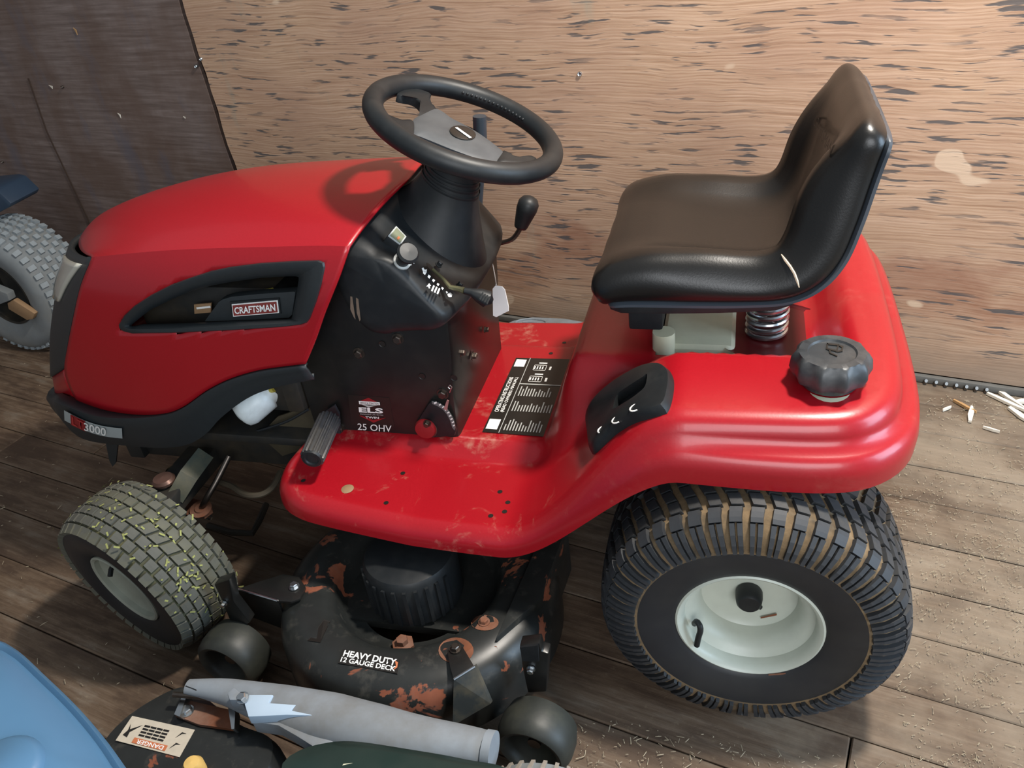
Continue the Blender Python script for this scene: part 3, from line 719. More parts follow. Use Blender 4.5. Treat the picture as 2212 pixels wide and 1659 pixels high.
FRNT = [(0, 0), (.014, -.003), (.024, -.010), (.032, -.022), (.038, -.036), (.043, -.050), (.048, -.066), (.051, -.085), (.051, -.100)]
strip = []
for k in range(9):
    r = []
    for i, p in enumerate(bd):
        a, b = bd[i-1], bd[(i+1) % NB]; n = V((b.y-a.y, a.x-b.x, 0)).normalized()
        if n.dot(p-V((-.35, 0, 0))) < 0: n = -n
        rf_ = sm(-.42, -.15, p.x); rg = sm(-.30, .08, p.x)
        hi = V((*FRNT[k], 0)).lerp(V((*FEND[k], 0)), rg); q = V((*FOOT[k], 0)).lerp(hi, rf_)
        r.append(V((p.x+n.x*q.x, p.y+n.y*q.x, zf(p.x, p.y)+q.y)))
    strip.append(r)
sv, sf = loft(strip)
body = mk('fender_deck', *join((bv, tris), (sv, sf)), REDB, MO, 179, weld=True)
ang = [p for p in body.data.polygons]
# holes and dirt-filled bolt dimples in the foot rest
for q in [(870, 1022), (834, 1086), (1080, 1062), (1097, 1085), (1090, 1105), (1060, 1114), (655, 1038), (1190, 763), (1219, 740), (1221, 752)]:
    p = onZ(*q, .35); p.z = zf(p.x, p.y)
    for _ in range(5): p = onZ(*q, zf(p.x, p.y)+.0006)
    mk('drain_hole', *lathe([(0, 0), (.005, 0)], 10, alongM(p, (0, 0, 1))), DECAL, body, 0)
p = onZ(750, 1056, zf(-.74, -.30)+.0008); mk('foot_rest_bolt', *lathe([(0, .002), (.010, .002), (.013, .0)], 16, alongM(p, (0, 0, 1))), BRN, body)
# operating instruction plate on the tunnel
ZT = .3745
q = [onZ(*a, ZT+.001) for a in [(1042, 933), (1181, 944), (1237.5, 777), (1114.8, 773.2)]]   # bl, br, tr, tl in photo sense
ip = mk('instruction_plate', *prism(q, (0, 0, .0008)), DECAL, body, 0)
iq = [p+V((0, 0, .0009)) for p in [q[0], q[3], q[2], q[1]]]     # text runs away from the camera: u along far direction, v to the rear
iq = [iq[0], iq[1], iq[2], iq[3]]
NQ = [iq[0], iq[1], iq[2], iq[3]]
def iv(v): return 1-v
qi = [NQ[3], NQ[2], NQ[1], NQ[0]]  # bl = near rear, br = far rear, tr = far front, tl = near front
qrects('plate_rule', qi, [(.0, 1, .735, .747), (.62, .632, 0, .735)], DIM, body)
qrects('plate_icon', qi, [(.035, .155, .79, .97)], PAPER, body); qrects('plate_icon', qi, [(.865, .97, .79, .97)], PAPER, body)
qtext('plate_text', 'OPERATING INSTRUCTIONS', qi, .245, .71, .885, .955, WHT, body, bold=.02)
qtext('plate_text', '(READ OWNERS MANUAL)', qi, .245, .71, .79, .86, WHT, body, bold=.02)
for (u0, n) in ((.035, 13), (.27, 14), (.465, 12)):
    qrects('plate_text_lines', qi, [(u0, u0+random.uniform(.06, .135), .672-k*.046, .69-k*.046) for k in range(n)], DIM, body)['kind'] = 'stuff'
for (ua, ub) in ((.66, .74), (.82, .90)):
    qrects('plate_pedal_icon', qi, [(ua, ub, .61, .618), (ua, ub, .40, .408), (ua, ua+.006, .4, .618), (ub-.006, ub, .4, .618)]+[(ua+.02, ub-.02, .585-k*.045, .605-k*.045) for k in range(4)], WHT, body)
    qrects('plate_pedal_icon', qi, [(ub+.02, ub+.035, .41, .55), (ua+.01, ua+.06, .31, .345)], WHT, body)
# lettering on the rising wall behind the plate
for k, (qx, qy) in enumerate([(1291, 795), (1288, 808), (1281, 815), (1276, 829), (1268, 838), (1272, 868), (1266, 882)]):
    p = onX(qx, qy, -.34); pp = [onX(qx+dx, qy+dy, -.338-.0) for dx, dy in ((-4, -4), (2, -5), (4, 3), (-2, 4))]
# white tank seen through the seat pan
tank = mk('fuel_tank', *boxv(-.172, -.04, -.13, .13, .44, .575), CREAM, MO, 30, .018, 3)
mk('tank_neck_rib', *tube([V((-.165, -.125, .45)), V((-.165, -.125, .60))], .02, 14), CREAM, tank)
box('seat_bracket', (-.225, -.165, -.14, .14, .61, .665), BLK, MO, .006)
pts = [V((.012+.033*math.cos(t), -.06+.033*math.sin(t), .562+.085*t/(2*math.pi*6.5))) for t in (2*math.pi*6.5*i/150 for i in range(151))]
mk('seat_spring', *tube(pts, .0048, 8), CHR, MO)
pts = [V((p.x, p.y+.12, p.z)) for p in pts]; mk('seat_spring', *tube(pts, .0048, 8), CHR, MO)
mk('spring_well', *lathe([(0, 0), (.095, 0), (.103, .001), (.106, .004)], 36, alongM((.025, -.06, .5665), (0, 0, 1))), plain('shade_darkened_red_paint', (.10, .004, .006), .4), body)  # body red darkened: the shade under the seat is put into the colour
# fuel cap
fc = onZ(1797, 790, .64); fc = V((.097, -.292, .612))
rings = []
prf = [(.040, -.0), (.047, .010), (.054, .014), (.0585, .026), (.0565, .042), (.051, .051)]
def scal(a, r, k): 
    l = abs(math.sin(a*5)); return r*(1.015-.085*k*l**1.3)
for i, (r, h) in enumerate(prf):
    rings.append([fc+V((scal(a, r, 0 if i == 0 else 1)*math.cos(a), scal(a, r, 0 if i == 0 else 1)*math.sin(a), h+.007)) for a in (2*math.pi*k/144 for k in range(144))])
for r, h in ((.047, .0535), (.035, .0535), (.033, .0505), (.0, .0505)): rings.append([fc+V((r*math.cos(a), r*math.sin(a), h+.007)) for a in (2*math.pi*k/144 for k in range(144))])
fcap = mk('fuel_cap', *loft(rings), plain('dusty_black_plastic', (.028, .032, .036), .42, 0, .3, 50, .05, dust=(.13, .125, .12), dustamt=.45), MO, 35)
mk('filler_neck', *lathe([(.050, -.006), (.052, .002), (.052, .006), (.040, .008)], 32, alongM(fc+V((0, 0, -.004)), (0, 0, 1))), CREAM, fcap)
zc = fc+V((0, 0, .0576))
def capq(L): return [onZ(*a, zc.z+.0004) for a in L]
for L in ([(1786, 742), (1813, 745), (1812, 748), (1786, 745)], [(1786, 742), (1788.5, 742), (1788, 755), (1784, 755)], [(1810, 745), (1813, 745), (1808, 761), (1805, 761)], [(1788, 753), (1806, 757), (1806, 760), (1786, 756)], [(1813, 746), (1822, 749), (1820, 760), (1809, 762), (1809, 759), (1817, 757), (1818, 751), (1813, 749)], [(1790, 756), (1794, 757), (1795, 763), (1809, 769), (1808, 771), (1792, 764)]):
    mk('pump_symbol', *prism(capq(L), (0, 0, .0012)), DECAL, fcap, 0)
# lever quadrant set in the near fender
def onBody(px, py, d=0):
    p = onZ(px, py, .5)
    for _ in range(25): p = onZ(px, py, .5*p.z+.5*(zf(p.x, p.y)+d))
    return p
qo = [(1272, 945), (1269, 915), (1280, 885), (1310, 853), (1350, 825), (1395, 802), (1430, 797), (1448, 806), (1456, 822), (1455, 850), (1448, 880), (1438, 893), (1400, 905), (1365, 918), (1330, 940), (1300, 968), (1283, 982), (1275, 970)]
o3 = spline([onBody(*q, .0) for q in qo], 64, True); c3 = sum(o3, V())/64
UPN = V((-.35, 0, .93)).normalized()
rings = [[p-UPN*.01 for p in o3], [p+UPN*.006 for p in o3], [p.lerp(c3, .05)+UPN*.017 for p in o3], [p.lerp(c3, .16)+UPN*.022 for p in o3]]
qi_ = [(1330, 886), (1338, 862), (1365, 842), (1392, 825), (1402, 818), (1402, 830), (1396, 848), (1375, 866), (1350, 882), (1330, 893)]
i3 = spline([onBody(*q, .012) for q in qi_], 64, True)
# align inner ring start with outer ring
ang_o = math.atan2((o3[0]-c3).y, (o3[0]-c3).x)
k0 = min(range(64), key=lambda k: abs(math.remainder(math.atan2((i3[k]-c3).y, (i3[k]-c3).x)-ang_o, 2*math.pi)))
i3 = i3[k0:]+i3[:k0]
rings += [[p+UPN*.010 for p in i3], [p-UPN*.007 for p in i3]]
quad = mk('lever_quadrant', *loft(rings, True, False, True), BLK, MO, 50)
mk('slot_felt', *prism([onBody(*q, .006) for q in [(1352, 877), (1376, 862), (1394, 846), (1390, 855), (1372, 870), (1356, 880)]], UPN*.003), CREAM, quad, 0)
for (px, py) in [(1334, 906), (1303, 927), (1373, 880)]:
    c = onBody(px, py, .0235); pts = [c+V((.009*math.cos(a), .009*math.sin(a), .004*math.cos(a))) for a in [.6+k*.45 for k in range(11)]]
    mk('quadrant_symbol', *tube(pts, .0013, 6), WHT, quad)
c = [onBody(px, py, .0215) for px, py in [(1276, 913), (1285, 898), (1290, 903), (1283, 918), (1276, 913)]]
mk('quadrant_symbol', *tube(c, .0013, 6), WHT, quad)
# ---------------------------------------------------------------- seat
# pair every cushion station with a rim station (same fraction along the control points)
cu_c = [(-.262, 0, .688), (-.275, 0, .712), (-.270, 0, .738), (-.245, 0, .757), (-.19, 0, .762), (-.12, 0, .750), (-.05, 0, .741), (.0, 0, .742), (.035, 0, .757), (.058, 0, .79), (.072, 0, .84), (.083, 0, .89), (.095, 0, .930), (.106, 0, .957), (.121, 0, .972), (.137, 0, .970), (.149, 0, .956)]
ru_c = [(-.255, 0, .686), (-.250, 0, .694), (-.240, 0, .700), (-.215, 0, .703), (-.17, 0, .704), (-.10, 0, .704), (-.03, 0, .706), (.03, 0, .712), (.075, 0, .735), (.105, 0, .775), (.122, 0, .83), (.133, 0, .88), (.141, 0, .918), (.146, 0, .940), (.149, 0, .952), (.150, 0, .956), (.151, 0, .955)]
def cr(pts, t):
    m = len(pts); x = t*(m-1); k = min(m-2, int(x)); f = x-k; g = lambda i: V(pts[min(m-1, max(0, i))])
    p0, p1, p2, p3 = g(k-1), g(k), g(k+1), g(k+2)
    return .5*((2*p1)+(p2-p0)*f+(2*p0-5*p1+4*p2-p3)*f*f+(3*p1-p0-3*p2+p3)*f**3)
P = []; SNRM = []
NSE = 80
for i in range(NSE):
    s = i/(NSE-1); c = cr(cu_c, s); rm = cr(ru_c, s)
    tn = (cr(cu_c, min(1, s+.01))-cr(cu_c, max(0, s-.01))).normalized(); nn = V((-tn.z, 0, tn.x))
    w = .214-.026*sm(.45, .75, s)
    w *= math.sqrt(max(.02, 1-.82*max(0, (s-.78)/.22)**2.2))
    w -= .030*max(0, 1-s/.16)**2.5
    bol = .004+.030*sm(.16, .36, s)+.004*sm(.45, .6, s)-.036*sm(.62, .82, s)
    row = [(0, 0, 0), (.18, .001, 0), (.34, .03*bol, 0), (.48, .15*bol, 0), (.58, .42*bol, 0), (.68, .78*bol, 0), (.77, bol, 0), (.86, .88*bol, 0), (.93, .45*bol, 0), (.975, .1*bol, .16), (1.0, 0, .38), (1.0, 0, .68), (.985, 0, .93), (.96, 0, 1)]
    half_ = [(c+nn*h).lerp(rm, k)+V((0, -w*f, 0)) for f, h, k in row]
    P.append(list(reversed(half_))+[V((p.x, -p.y, p.z)) for p in half_[1:]]); SNRM.append((c-rm).normalized() if (c-rm).length > .006 else nn)
sv_, sf_ = grid(P)
seat = mk('seat_cushion', *join((sv_, sf_)), VIN, MO, 70)
# underside shell of the seat
E0 = [r[0] for r in P]; E1 = [r[-1] for r in P]
Ps = []
for a, b, r, nn in zip(E0, E1, P, SNRM):
    nn = -nn
    Ps.append([a+V((0, .002, 0)), a+V((0, -.006, 0))+nn*.004, a+V((0, -.006, 0))+nn*.009, a+V((0, .02, 0))+nn*.012]+[a.lerp(b, t)+nn*.013 for t in (.3, .5, .7)]+[b+V((0, -.02, 0))+nn*.012, b+V((0, .006, 0))+nn*.009, b+V((0, .006, 0))+nn*.004, b+V((0, -.002, 0))])
mk('seat_shell', *grid(Ps), plain('slate_seat_shell', (.045, .055, .068), .38, 0, .1), seat, 60)
spn = spline([(-.255, -.12, .676), (-.25, -.185, .676), (-.2, -.200, .676), (0, -.200, .686), (.05, -.18, .70), (.06, 0, .705), (.05, .18, .70), (0, .2, .686), (-.2, .2, .676), (-.25, .185, .676), (-.255, .12, .676)], 60, True)
mk('seat_pan', *prism(spn, (0, 0, .022)), BLK, seat, 30, .004)
def onseat(px, py, d=.002):
    best = None
    for i in range(len(P)-1):
        for j in range(len(P[0])-1):
            a = (P[i][j]+P[i+1][j+1])*.5; q = proj(a); e = (q[0]-px)**2+(q[1]-py)**2; dist = (a-CAM).length
            if e < 500 and (best is None or dist+e*.0008 < best[0]): best = (dist+e*.0008, i, j)
    if best is None: return None
    _, i, j = best; a = P[i][j]; n = (P[i+1][j]-a).cross(P[i][j+1]-a).normalized()
    p = onP(px, py, a, n); n = n if n.dot(CAM-p) > 0 else -n
    return p+n*d
tr = [onseat(*q) for q in [(1689, 550), (1697, 562), (1707, 575), (1716, 590), (1722, 606), (1726, 620)]]
tr = [t for t in tr if t]
if len(tr) > 3: mk('seat_tear', *tube(tr, [.0008]+[.0022]*(len(tr)-2)+[.0008], 6), plain('foam_beige', (.62, .50, .36), .8), seat)
tr = [onseat(*q) for q in [(1868, 206), (1880, 209), (1892, 217), (1902, 228)]]; tr = [t for t in tr if t and (t-tr[0]).length < .05]
if len(tr) > 2: mk('seat_tear', *tube(tr, .0025, 6), RUBG, seat)
tq = [onseat(*q, .001) for q in [(1757, 246), (1800, 330), (1766, 240)]]
if all(tq): textmesh('embossed_text', 'CRAFTSMAN', onseat(1758, 268, .001), onseat(1793, 340, .001), onseat(1766, 246, .001), plain('embossed_vinyl', (.004, .004, .004), .6), seat, .0006)
# ---------------------------------------------------------------- wheels
def lugmesh(paths, h):
    """paths: list of (list of (r, a), list of (angle0, angle1)) -> one lug mesh around angle 0, local axis Y"""
    vs, fs = [], []
    for path, angs in paths:
        m = len(path); o = len(vs); L = []
        for i, (r, a) in enumerate(path):
            r0_, a0_ = path[max(0, i-1)]; r1_, a1_ = path[min(m-1, i+1)]
            tr_, ta_ = r1_-r0_, a1_-a0_; ln = math.hypot(tr_, ta_); nr, na = abs(ta_)/ln, 0
            n_r, n_a = ta_/ln, -tr_/ln
            if n_r*1.0+n_a*(1 if a > 0 else -1)*.3 < 0: n_r, n_a = -n_r, -n_a
            for k, (rr, aa, sh) in enumerate(((r-n_r*.004, a-n_a*.004, 1.0), (r+n_r*h, a+n_a*h, .86))):
                t0, t1 = angs[i]; mid = (t0+t1)/2
                for t in (mid+(t0-mid)*sh, mid+(t1-mid)*sh): L.append(V((rr*math.sin(t), aa, rr*math.cos(t))))
        vs += L
        for i in range(m-1):
            b = o+i*4; c = b+4
            fs += [(b+2, b+3, c+3, c+2), (b, b+2, c+2, c), (b+3, b+1, c+1, c+3)]
        fs += [(o, o+1, o+3, o+2), (o+(m-1)*4, o+(m-1)*4+2, o+(m-1)*4+3, o+(m-1)*4+1)]
    me = bpy.data.meshes.new('lug'); me.from_pydata([tuple(v) for v in vs], [], fs); return me
def lugs(tire, me, n, ph, mat, name='tread_lug'):
    me.materials.append(mat)
    for k in range(n):
        o = bpy.data.objects.new(name, me); COL.objects.link(o); o.parent = tire; o.rotation_euler = (0, ph+2*math.pi*k/n, 0)
def wheelM(c, out):
    """local +Y points out of the wheel's outer face"""
    out = V(out).normalized(); x = out.cross(V((0, 0, 1))).normalized(); z = x.cross(out)
    return Matrix(((x.x, out.x, z.x, c[0]), (x.y, out.y, z.y, c[1]), (x.z, out.z, z.z, c[2]), (0, 0, 0, 1)))
RP = [(.105, .085), (.112, .100), (.118, .108), (.128, .112), (.150, .119), (.180, .122), (.205, .119), (.224, .110), (.236, .096), (.241, .07), (.243, .03), (.2435, 0)]
full = lambda prof: prof+[(r, -a) for r, a in reversed(prof[:-1])]
def rear_wheel(c, out, detail):
    M = wheelM(c, out)
    t = mk('rear_tire', *lathe(full(RP), 72), None, None, 50)
    t.data.materials.append(MUD if detail else RUB); t.data.materials.append(RUBS)
    for p in t.data.polygons:
        r = math.hypot(p.center.x, p.center.z)
        if r < .183: p.material_index = 1
    place(t, M); setpar(t, MO)
    n = 48; st = 2*math.pi/n; hw = st*.335
    sh = [(.2385, .086), (.2365, .093), (.233, .100), (.229, .1055)]; lo = [(.229, .1055), (.214, .1145), (.199, .1195), (.184, .1215)]
    def shl(s):
        up = ([(r, a*s) for r, a in sh], [(-hw-.006, hw-.006), (-hw-.003, hw-.003), (-hw, hw), (-hw, hw)])
        l1 = ([(r, a*s) for r, a in lo], [(-hw, -.006)]*4); l2 = ([(r, a*s) for r, a in lo], [(.006, hw)]*4)
        return lugmesh([up, l1, l2], .0075)
    def blk(a0, a1, k0, k1): return lugmesh([([(.2432-.0050*(abs(a)/.085)**3, a) for a in (a0, (a0+a1)/2, a1)], [(-hw+k0, hw+k0), (-hw+(k0+k1)/2, hw+(k0+k1)/2), (-hw+k1, hw+k1)])], .0075)
    if detail:
        lugs(t, shl(1), n, 0, LUG); lugs(t, blk(.060, .082, .012, -.016), n, 0, LUG)
        lugs(t, blk(.032, .055, .065, .022), n, .0, LUG); lugs(t, blk(.003, .027, .105, .072), n, .0, LUG)
        lugs(t, blk(-.027, -.003, .072, .105), n, st*.5, LUG); lugs(t, blk(-.055, -.032, .022, .065), n, st*.5, LUG)
    if True:
        allv = []
        for me, ph in ((shl(-1), st*.5), (blk(-.082, -.060, -.016, .012), st*.5)) if detail else ((shl(1), 0), (shl(-1), .06), (blk(.03, .058, .05, 0), 0), (blk(-.058, -.03, 0, .05), .06), (blk(-.024, .024, .05, .05), 0)):
            vs = [v.co.copy() for v in me.vertices]; fs = [tuple(p.vertices) for p in me.polygons]
            for k in range(n): R_ = Matrix.Rotation(ph+st*k, 3, 'Y'); allv.append(([R_ @ v for v in vs], fs))
        o = mk('tread', *join(*allv), LUG, None, 0); place(o, M); setpar(o, t); o['kind'] = 'stuff'
    rim = mk('rear_rim', *lathe([(.113, .094), (.1185, .102), (.1185, .108), (.1150, .110), (.1105, .107), (.106, .098), (.104, .085), (.096, .078), (.088, .072), (.082, .055), (.079, .038), (.07, .031), (.045, .030), (.0, .030)], 64), RIM, None, 40)
    place(rim, M); setpar(rim, MO)
    o = mk('hub_cap', *lathe([(.0205, .030), (.0225, .034), (.0225, .046), (.0205, .058), (.017, .062), (0, .063)], 28), BLK, None, 40); place(o, M); setpar(o, rim)
    return t, rim, M
T1, R1, MR = rear_wheel((0, -.357, .246), (0, -1, 0), True)
rear_wheel((0, .357, .246), (0, 1, 0), False)
# valve stem, key and scratches on the near rim
vs_ = [onY(*q, y) for q, y in [((1500, 1347), -.445), ((1505, 1343), -.456), ((1511, 1350), -.462), ((1513, 1362), -.464), ((1509, 1376), -.465), ((1505, 1394), -.465)]]
mk('valve_stem', *tube(spline(vs_, 14), .0052, 10), BLK, R1)
mk('axle_key', *tube([onY(1632, 1305, -.392), onY(1644, 1313, -.392)], .004, 8), BLK, R1)
for a, b in (((1643, 1333), (1678, 1325)), ((1660, 1456), (1697, 1453))):
    yy = -.392 if a[1] < 1400 else -.4665
    mk('rim_scratch', *prism([onY(a[0], a[1], yy), onY(b[0], b[1], yy), onY(b[0], b[1]+4, yy), onY(a[0], a[1]+3, yy)], (0, -.0004, 0)), RUST, R1, 0)
mk('rear_axle', *tube([V((0, -.34, .246)), V((0, .34, .246))], .03, 16), DARK, MO)
box('transaxle', (-.13, .12, -.13, .13, .17, .36), DARK, MO, .02)
# front wheel, steered
FSC = .84
FP = [(r, a*FSC) for r, a in [(.082, .060), (.088, .072), (.096, .080), (.110, .085), (.130, .089), (.146, .089), (.159, .085), (.169, .076), (.174, .060), (.177, .03), (.178, 0)]]
def front_wheel(c, out, detail):
    M = wheelM(c, out)
    t = mk('front_tire', *lathe(full(FP), 64), None, None, 50); t.data.materials.append(MUDF); t.data.materials.append(RUBS)
    for p in t.data.polygons:
        if math.hypot(p.center.x, p.center.z) < .158: p.material_index = 1
    place(t, M); setpar(t, MO)
    n = 40; st = 2*math.pi/n
    prof_ = [(-.084, .162), (-.072, .1705), (-.050, .1755), (-.028, .1775), (-.012, .178), (.012, .178), (.028, .1775), (.050, .1755), (.072, .1705), (.084, .162)]
    def rr(a):
        a = min(.0839, max(-.0839, a))
        for (a0, r0_), (a1, r1_) in zip(prof_, prof_[1:]):
            if a0 <= a <= a1: return lerp(r0_, r1_, (a-a0)/(a1-a0))
    def row(a0, a1, frac, k=0): return lugmesh([([(rr(a)-.001, a*FSC) for a in (a0, (a0+a1)/2, a1)], [(-st*frac-k, st*frac-k), (-st*frac, st*frac), (-st*frac+k, st*frac+k)])], .0065)
    R_ = [(-.088, -.067, .44), (-.063, -.043, .43), (-.039, -.018, .45), (-.014, .014, .46), (.018, .039, .45), (.043, .063, .43), (.067, .088, .44)]
    if detail:
        for i, (a, b, f) in enumerate(R_): lugs(t, row(a, b, f, (.03 if i == 3 else 0)), n, st*.5*(i % 2), LUGF)
    else:
        allv = []
        for i, (a, b, f) in enumerate(R_):
            me = row(a, b, f); vs = [v.co.copy() for v in me.vertices]; fs = [tuple(p.vertices) for p in me.polygons]
            for k in range(n): Q_ = Matrix.Rotation(st*(.5*(i % 2)+k), 3, 'Y'); allv.append(([Q_ @ v for v in vs], fs))
        o = mk('tread', *join(*allv), LUGF, None, 0); place(o, M); setpar(o, t); o['kind'] = 'stuff'
    rim = mk('front_rim', *lathe([(r, a*FSC) for r, a in [(.084, .070), (.0895, .076), (.0895, .080), (.086, .082), (.081, .078), (.079, .066), (.070, .060), (.05, .056), (.0, .055)]], 48), RIM2, None, 40); place(rim, M); setpar(rim, MO)
    o = mk('valve_stem', *tube([V((.01, .048, .062)), V((.006, .064, .056)), V((0, .074, .050))], .005, 8), BLK, None); place(o, M); setpar(o, rim)
    return t, rim, M
FO = V((-math.sin(math.radians(17))*math.cos(math.radians(4.5)), -math.cos(math.radians(17))*math.cos(math.radians(4.5)), -math.sin(math.radians(4.5))))
FC = onY(264, 1272, -.50)-FO*.069; FC.z = .183
T2, R2, MF = front_wheel(FC, FO, True)
FO2 = V((math.sin(math.radians(17)), math.cos(math.radians(17)), -.08)); front_wheel((FC.x-.02, .44, .183), FO2, False)
# clippings stuck on the front tire
vs, fs = [], []
for k in range(170):
    a = random.gauss(0, .04); t = random.uniform(-2.2, 1.6); r = .179+random.uniform(.002, .008)
    c = V((r*math.sin(t), max(-.07, min(.07, a)), r*math.cos(t))); u = V((random.uniform(-1, 1), random.uniform(-1, 1), random.uniform(-1, 1))).normalized(); n = c.normalized(); u = (u-n*u.dot(n)*.85).normalized(); w = u.cross(n).normalized()*.0017; L = random.uniform(.002, .006)
    o = len(vs); vs += [c-u*L-w, c-u*L+w, c+u*L+w+n*.001, c+u*L-w+n*.001]; fs.append((o, o+1, o+2, o+3))
o = mk('grass_clippings', vs, fs, CLIP, None, 0); place(o, MF); setpar(o, T2); o['kind'] = 'stuff'
# ---------------------------------------------------------------- frame, front axle, steering links
box('frame_rail', (-1.36, .2, -.165, -.135, .25, .345), DARK, MO, .004); box('frame_rail', (-1.36, .2, .135, .165, .25, .345), DARK, MO, .004)
box('frame_crossmember', (-1.40, -1.36, -.18, .18, .25, .36), DARK, MO, .004)
box('engine_base_plate', (-1.30, -.86, -.21, .21, .345, .365), DARK, MO, .004)
ax = onZ(395, 1040, .27)
axl = mk('front_axle', *tube([onZ(440, 985, .30), onZ(405, 1030, .29), onZ(378, 1075, .26)], [.027, .028, .026], 4), plain('green_grimy_steel', (.035, .044, .033), .55, 0, .3, 25, .2, dust=(.16, .125, .06), dustamt=.6), MO, 30)
mk('axle_beam', *boxv(-1.24, -1.17, -.36, .36, .235, .285), DARK, MO, 30, .006)
kp = onZ(352, 1035, .30)
king = mk('king_pin', *tube([kp+V((.0, 0, -.13)), kp+V((0, 0, -.01))], .019, 16), DARK, MO)
mk('king_pin_cap', *lathe([(.024, -.008), (.025, -.002), (.02, .004), (0, .007)], 24, alongM(kp, (0, 0, 1))), plain('bronze_cap', (.16, .09, .07), .3, .5), king)
mk('mud_cake', *lathe([(.03, 0), (.034, .02), (.030, .05), (.02, .065)], 14, alongM(onZ(398, 1062, .22), (0, 0, 1))), SMUD, axl, 60)
dl = [onZ(495, 985, .30), onZ(470, 1035, .265), onZ(447, 1075, .235), onZ(438, 1092, .215)]
drag = mk('drag_link', *tube(spline(dl, 12), .007, 10), BOLT, MO)
mk('link_washer', *lathe([(0, .006), (.012, .006), (.014, .003), (.024, .002), (.024, 0)], 20, alongM(onZ(434, 1100, .205), (.1, -.2, 1))), RUST, drag)
mk('steering_arm', *prism([onZ(*q, .20) for q in [(380, 1105), (410, 1075), (455, 1085), (458, 1102), (440, 1115), (405, 1112)]], (0, 0, -.008)), RUST, MO, 0)
rg_ = onZ(449, 1112, .185); mk('hair_pin', *tube([rg_+V((.008*math.cos(a), 0, .010*math.sin(a)-.004)) for a in [k*.5 for k in range(13)]], .0016, 6), CHR, drag)
tl_ = [onZ(*q, .22) for q in [(470, 1040), (500, 1050), (530, 1068), (565, 1068), (590, 1050), (605, 1020)]]
mk('tie_rod', *tube(spline(tl_, 24), .007, 8), plain('muddy_rod', (.07, .055, .035), .7), MO)
sb = [onZ(*q, .07) for q in [(450, 1135), (500, 1150), (545, 1152), (560, 1125), (575, 1090)]]
mk('sway_bar', *tube(sb, .008, 8), DARK, MO)
wire = [onY(*q, -.19) for q in [(430, 945), (500, 942), (560, 930), (620, 910), (665, 885)]]
mk('control_cable', *tube(spline(wire, 20), .003, 6), BLK, MO)
# oil filter and small brackets under the hood
fa, fb = onY(522, 895, -.20), onY(575, 850, -.16)
filt = mk('oil_filter', *tube([fa+(fb-fa)*t for t in (-.12, -.06, 0, .2, .7, 1.0, 1.06, 1.3)], [.010, .024, .031, .036, .036, .036, .030, .030], 24), FILT, MO, 60)
mk('drain_fitting', *tube([onY(580, 845, -.17), onY(592, 840, -.17)], .007, 10), GOLD, filt)
box('muffler_bracket', (-.93, -.89, -.19, -.15, .42, .50), DARK, MO, .004)
mk('frame_gusset', *prism([onY(*q, -.17) for q in [(560, 940), (600, 900), (690, 870), (690, 960), (610, 985)]], (0, .004, 0)), plain('olive_grimy_plate', (.05, .04, .022), .6, 0, .4, 25, .2), MO, 0)
mk('bumper_tab', *prism([onY(*q, -.12) for q in [(228, 955), (255, 955), (250, 1000), (243, 1008), (236, 995)]], (0, .004, 0)), TRIM, MO, 0)
# brake pedal
pa, pb = onZ(674, 990, .425), onZ(712, 905, .435)
pd = (pb-pa); e1, e2 = frame_of(pd)
rings = []
for t in (0, .02, .98, 1):
    rings.append([pa+pd*t+(e1*math.cos(a)+e2*math.sin(a))*(.0235 if (k % 4 < 2) else .0205)*(.93 if t in (0, 1) else 1) for k, a in enumerate(2*math.pi*i/64 for i in range(64))])
pdl = mk('brake_pedal', *loft(rings, True, True, True), plain('worn_pedal_rubber', (.022, .023, .027), .42, 0, .3, 40, .05, dust=(.16, .14, .11), dustamt=.35), MO, 25)
mk('pedal_end', *lathe([(0, .001), (.012, .001), (.014, .004), (.019, .004), (.021, 0)], 24, alongM(pa, -pd)), BLK, pdl)
mk('pedal_arm', *prism([onY(*q, -.19) for q in [(700, 890), (722, 876), (732, 895), (735, 935), (742, 950), (730, 960), (715, 960), (708, 930)]], (0, .006, 0)), plain('grey_arm_steel', (.05, .05, .055), .4, .4), pdl, 0)
# ---------------------------------------------------------------- mower deck
DC = V((-.63, -.365, 0))
DPF = [(.12, .112), (.140, .112), (.155, .124), (.164, .150), (.174, .164), (.191, .170), (.224, .170), (.252, .163), (.271, .147), (.280, .122), (.283, .040)]
dz = lathe([(r, a) for r, a in DPF], 80, Matrix.Translation(DC) @ Matrix.Rotation(math.pi/2, 4, 'X') if False else None)
def vlathe(prof, c, n=64): 
    return loft([[V((c[0]+r*math.cos(t), c[1]+r*math.sin(t), c[2]+h)) for t in (2*math.pi*k/n for k in range(n))] for r, h in prof])
d1 = vlathe(DPF, DC, 80); d2 = vlathe(DPF, V((-.66, .03, 0)), 60); d3 = vlathe(DPF, V((-.63, .36, 0)), 60)
deck = mk('mower_deck', *d1, DECK, MO, 50)
mk('deck_rear_lobe', *d2, DECK, deck, 50); mk('deck_rear_lobe', *d3, DECK, deck, 50)
mk('deck_floor', *boxv(-.84, -.42, -.45, .45, .10, .119), DECK, deck, 0)
mk('deck_rear_wall', *prism([V((-.43, -.50, .05)), V((-.37, -.40, .05)), V((-.355, -.2, .05)), V((-.40, -.2, .05))], (0, 0, .13)), DECK, deck, 30, .004)
pc = [DC+V((-.005+.092*math.cos(a)*1.0, .0+.092*math.sin(a), 0)) for a in [2*math.pi*k/48 for k in range(48)]]
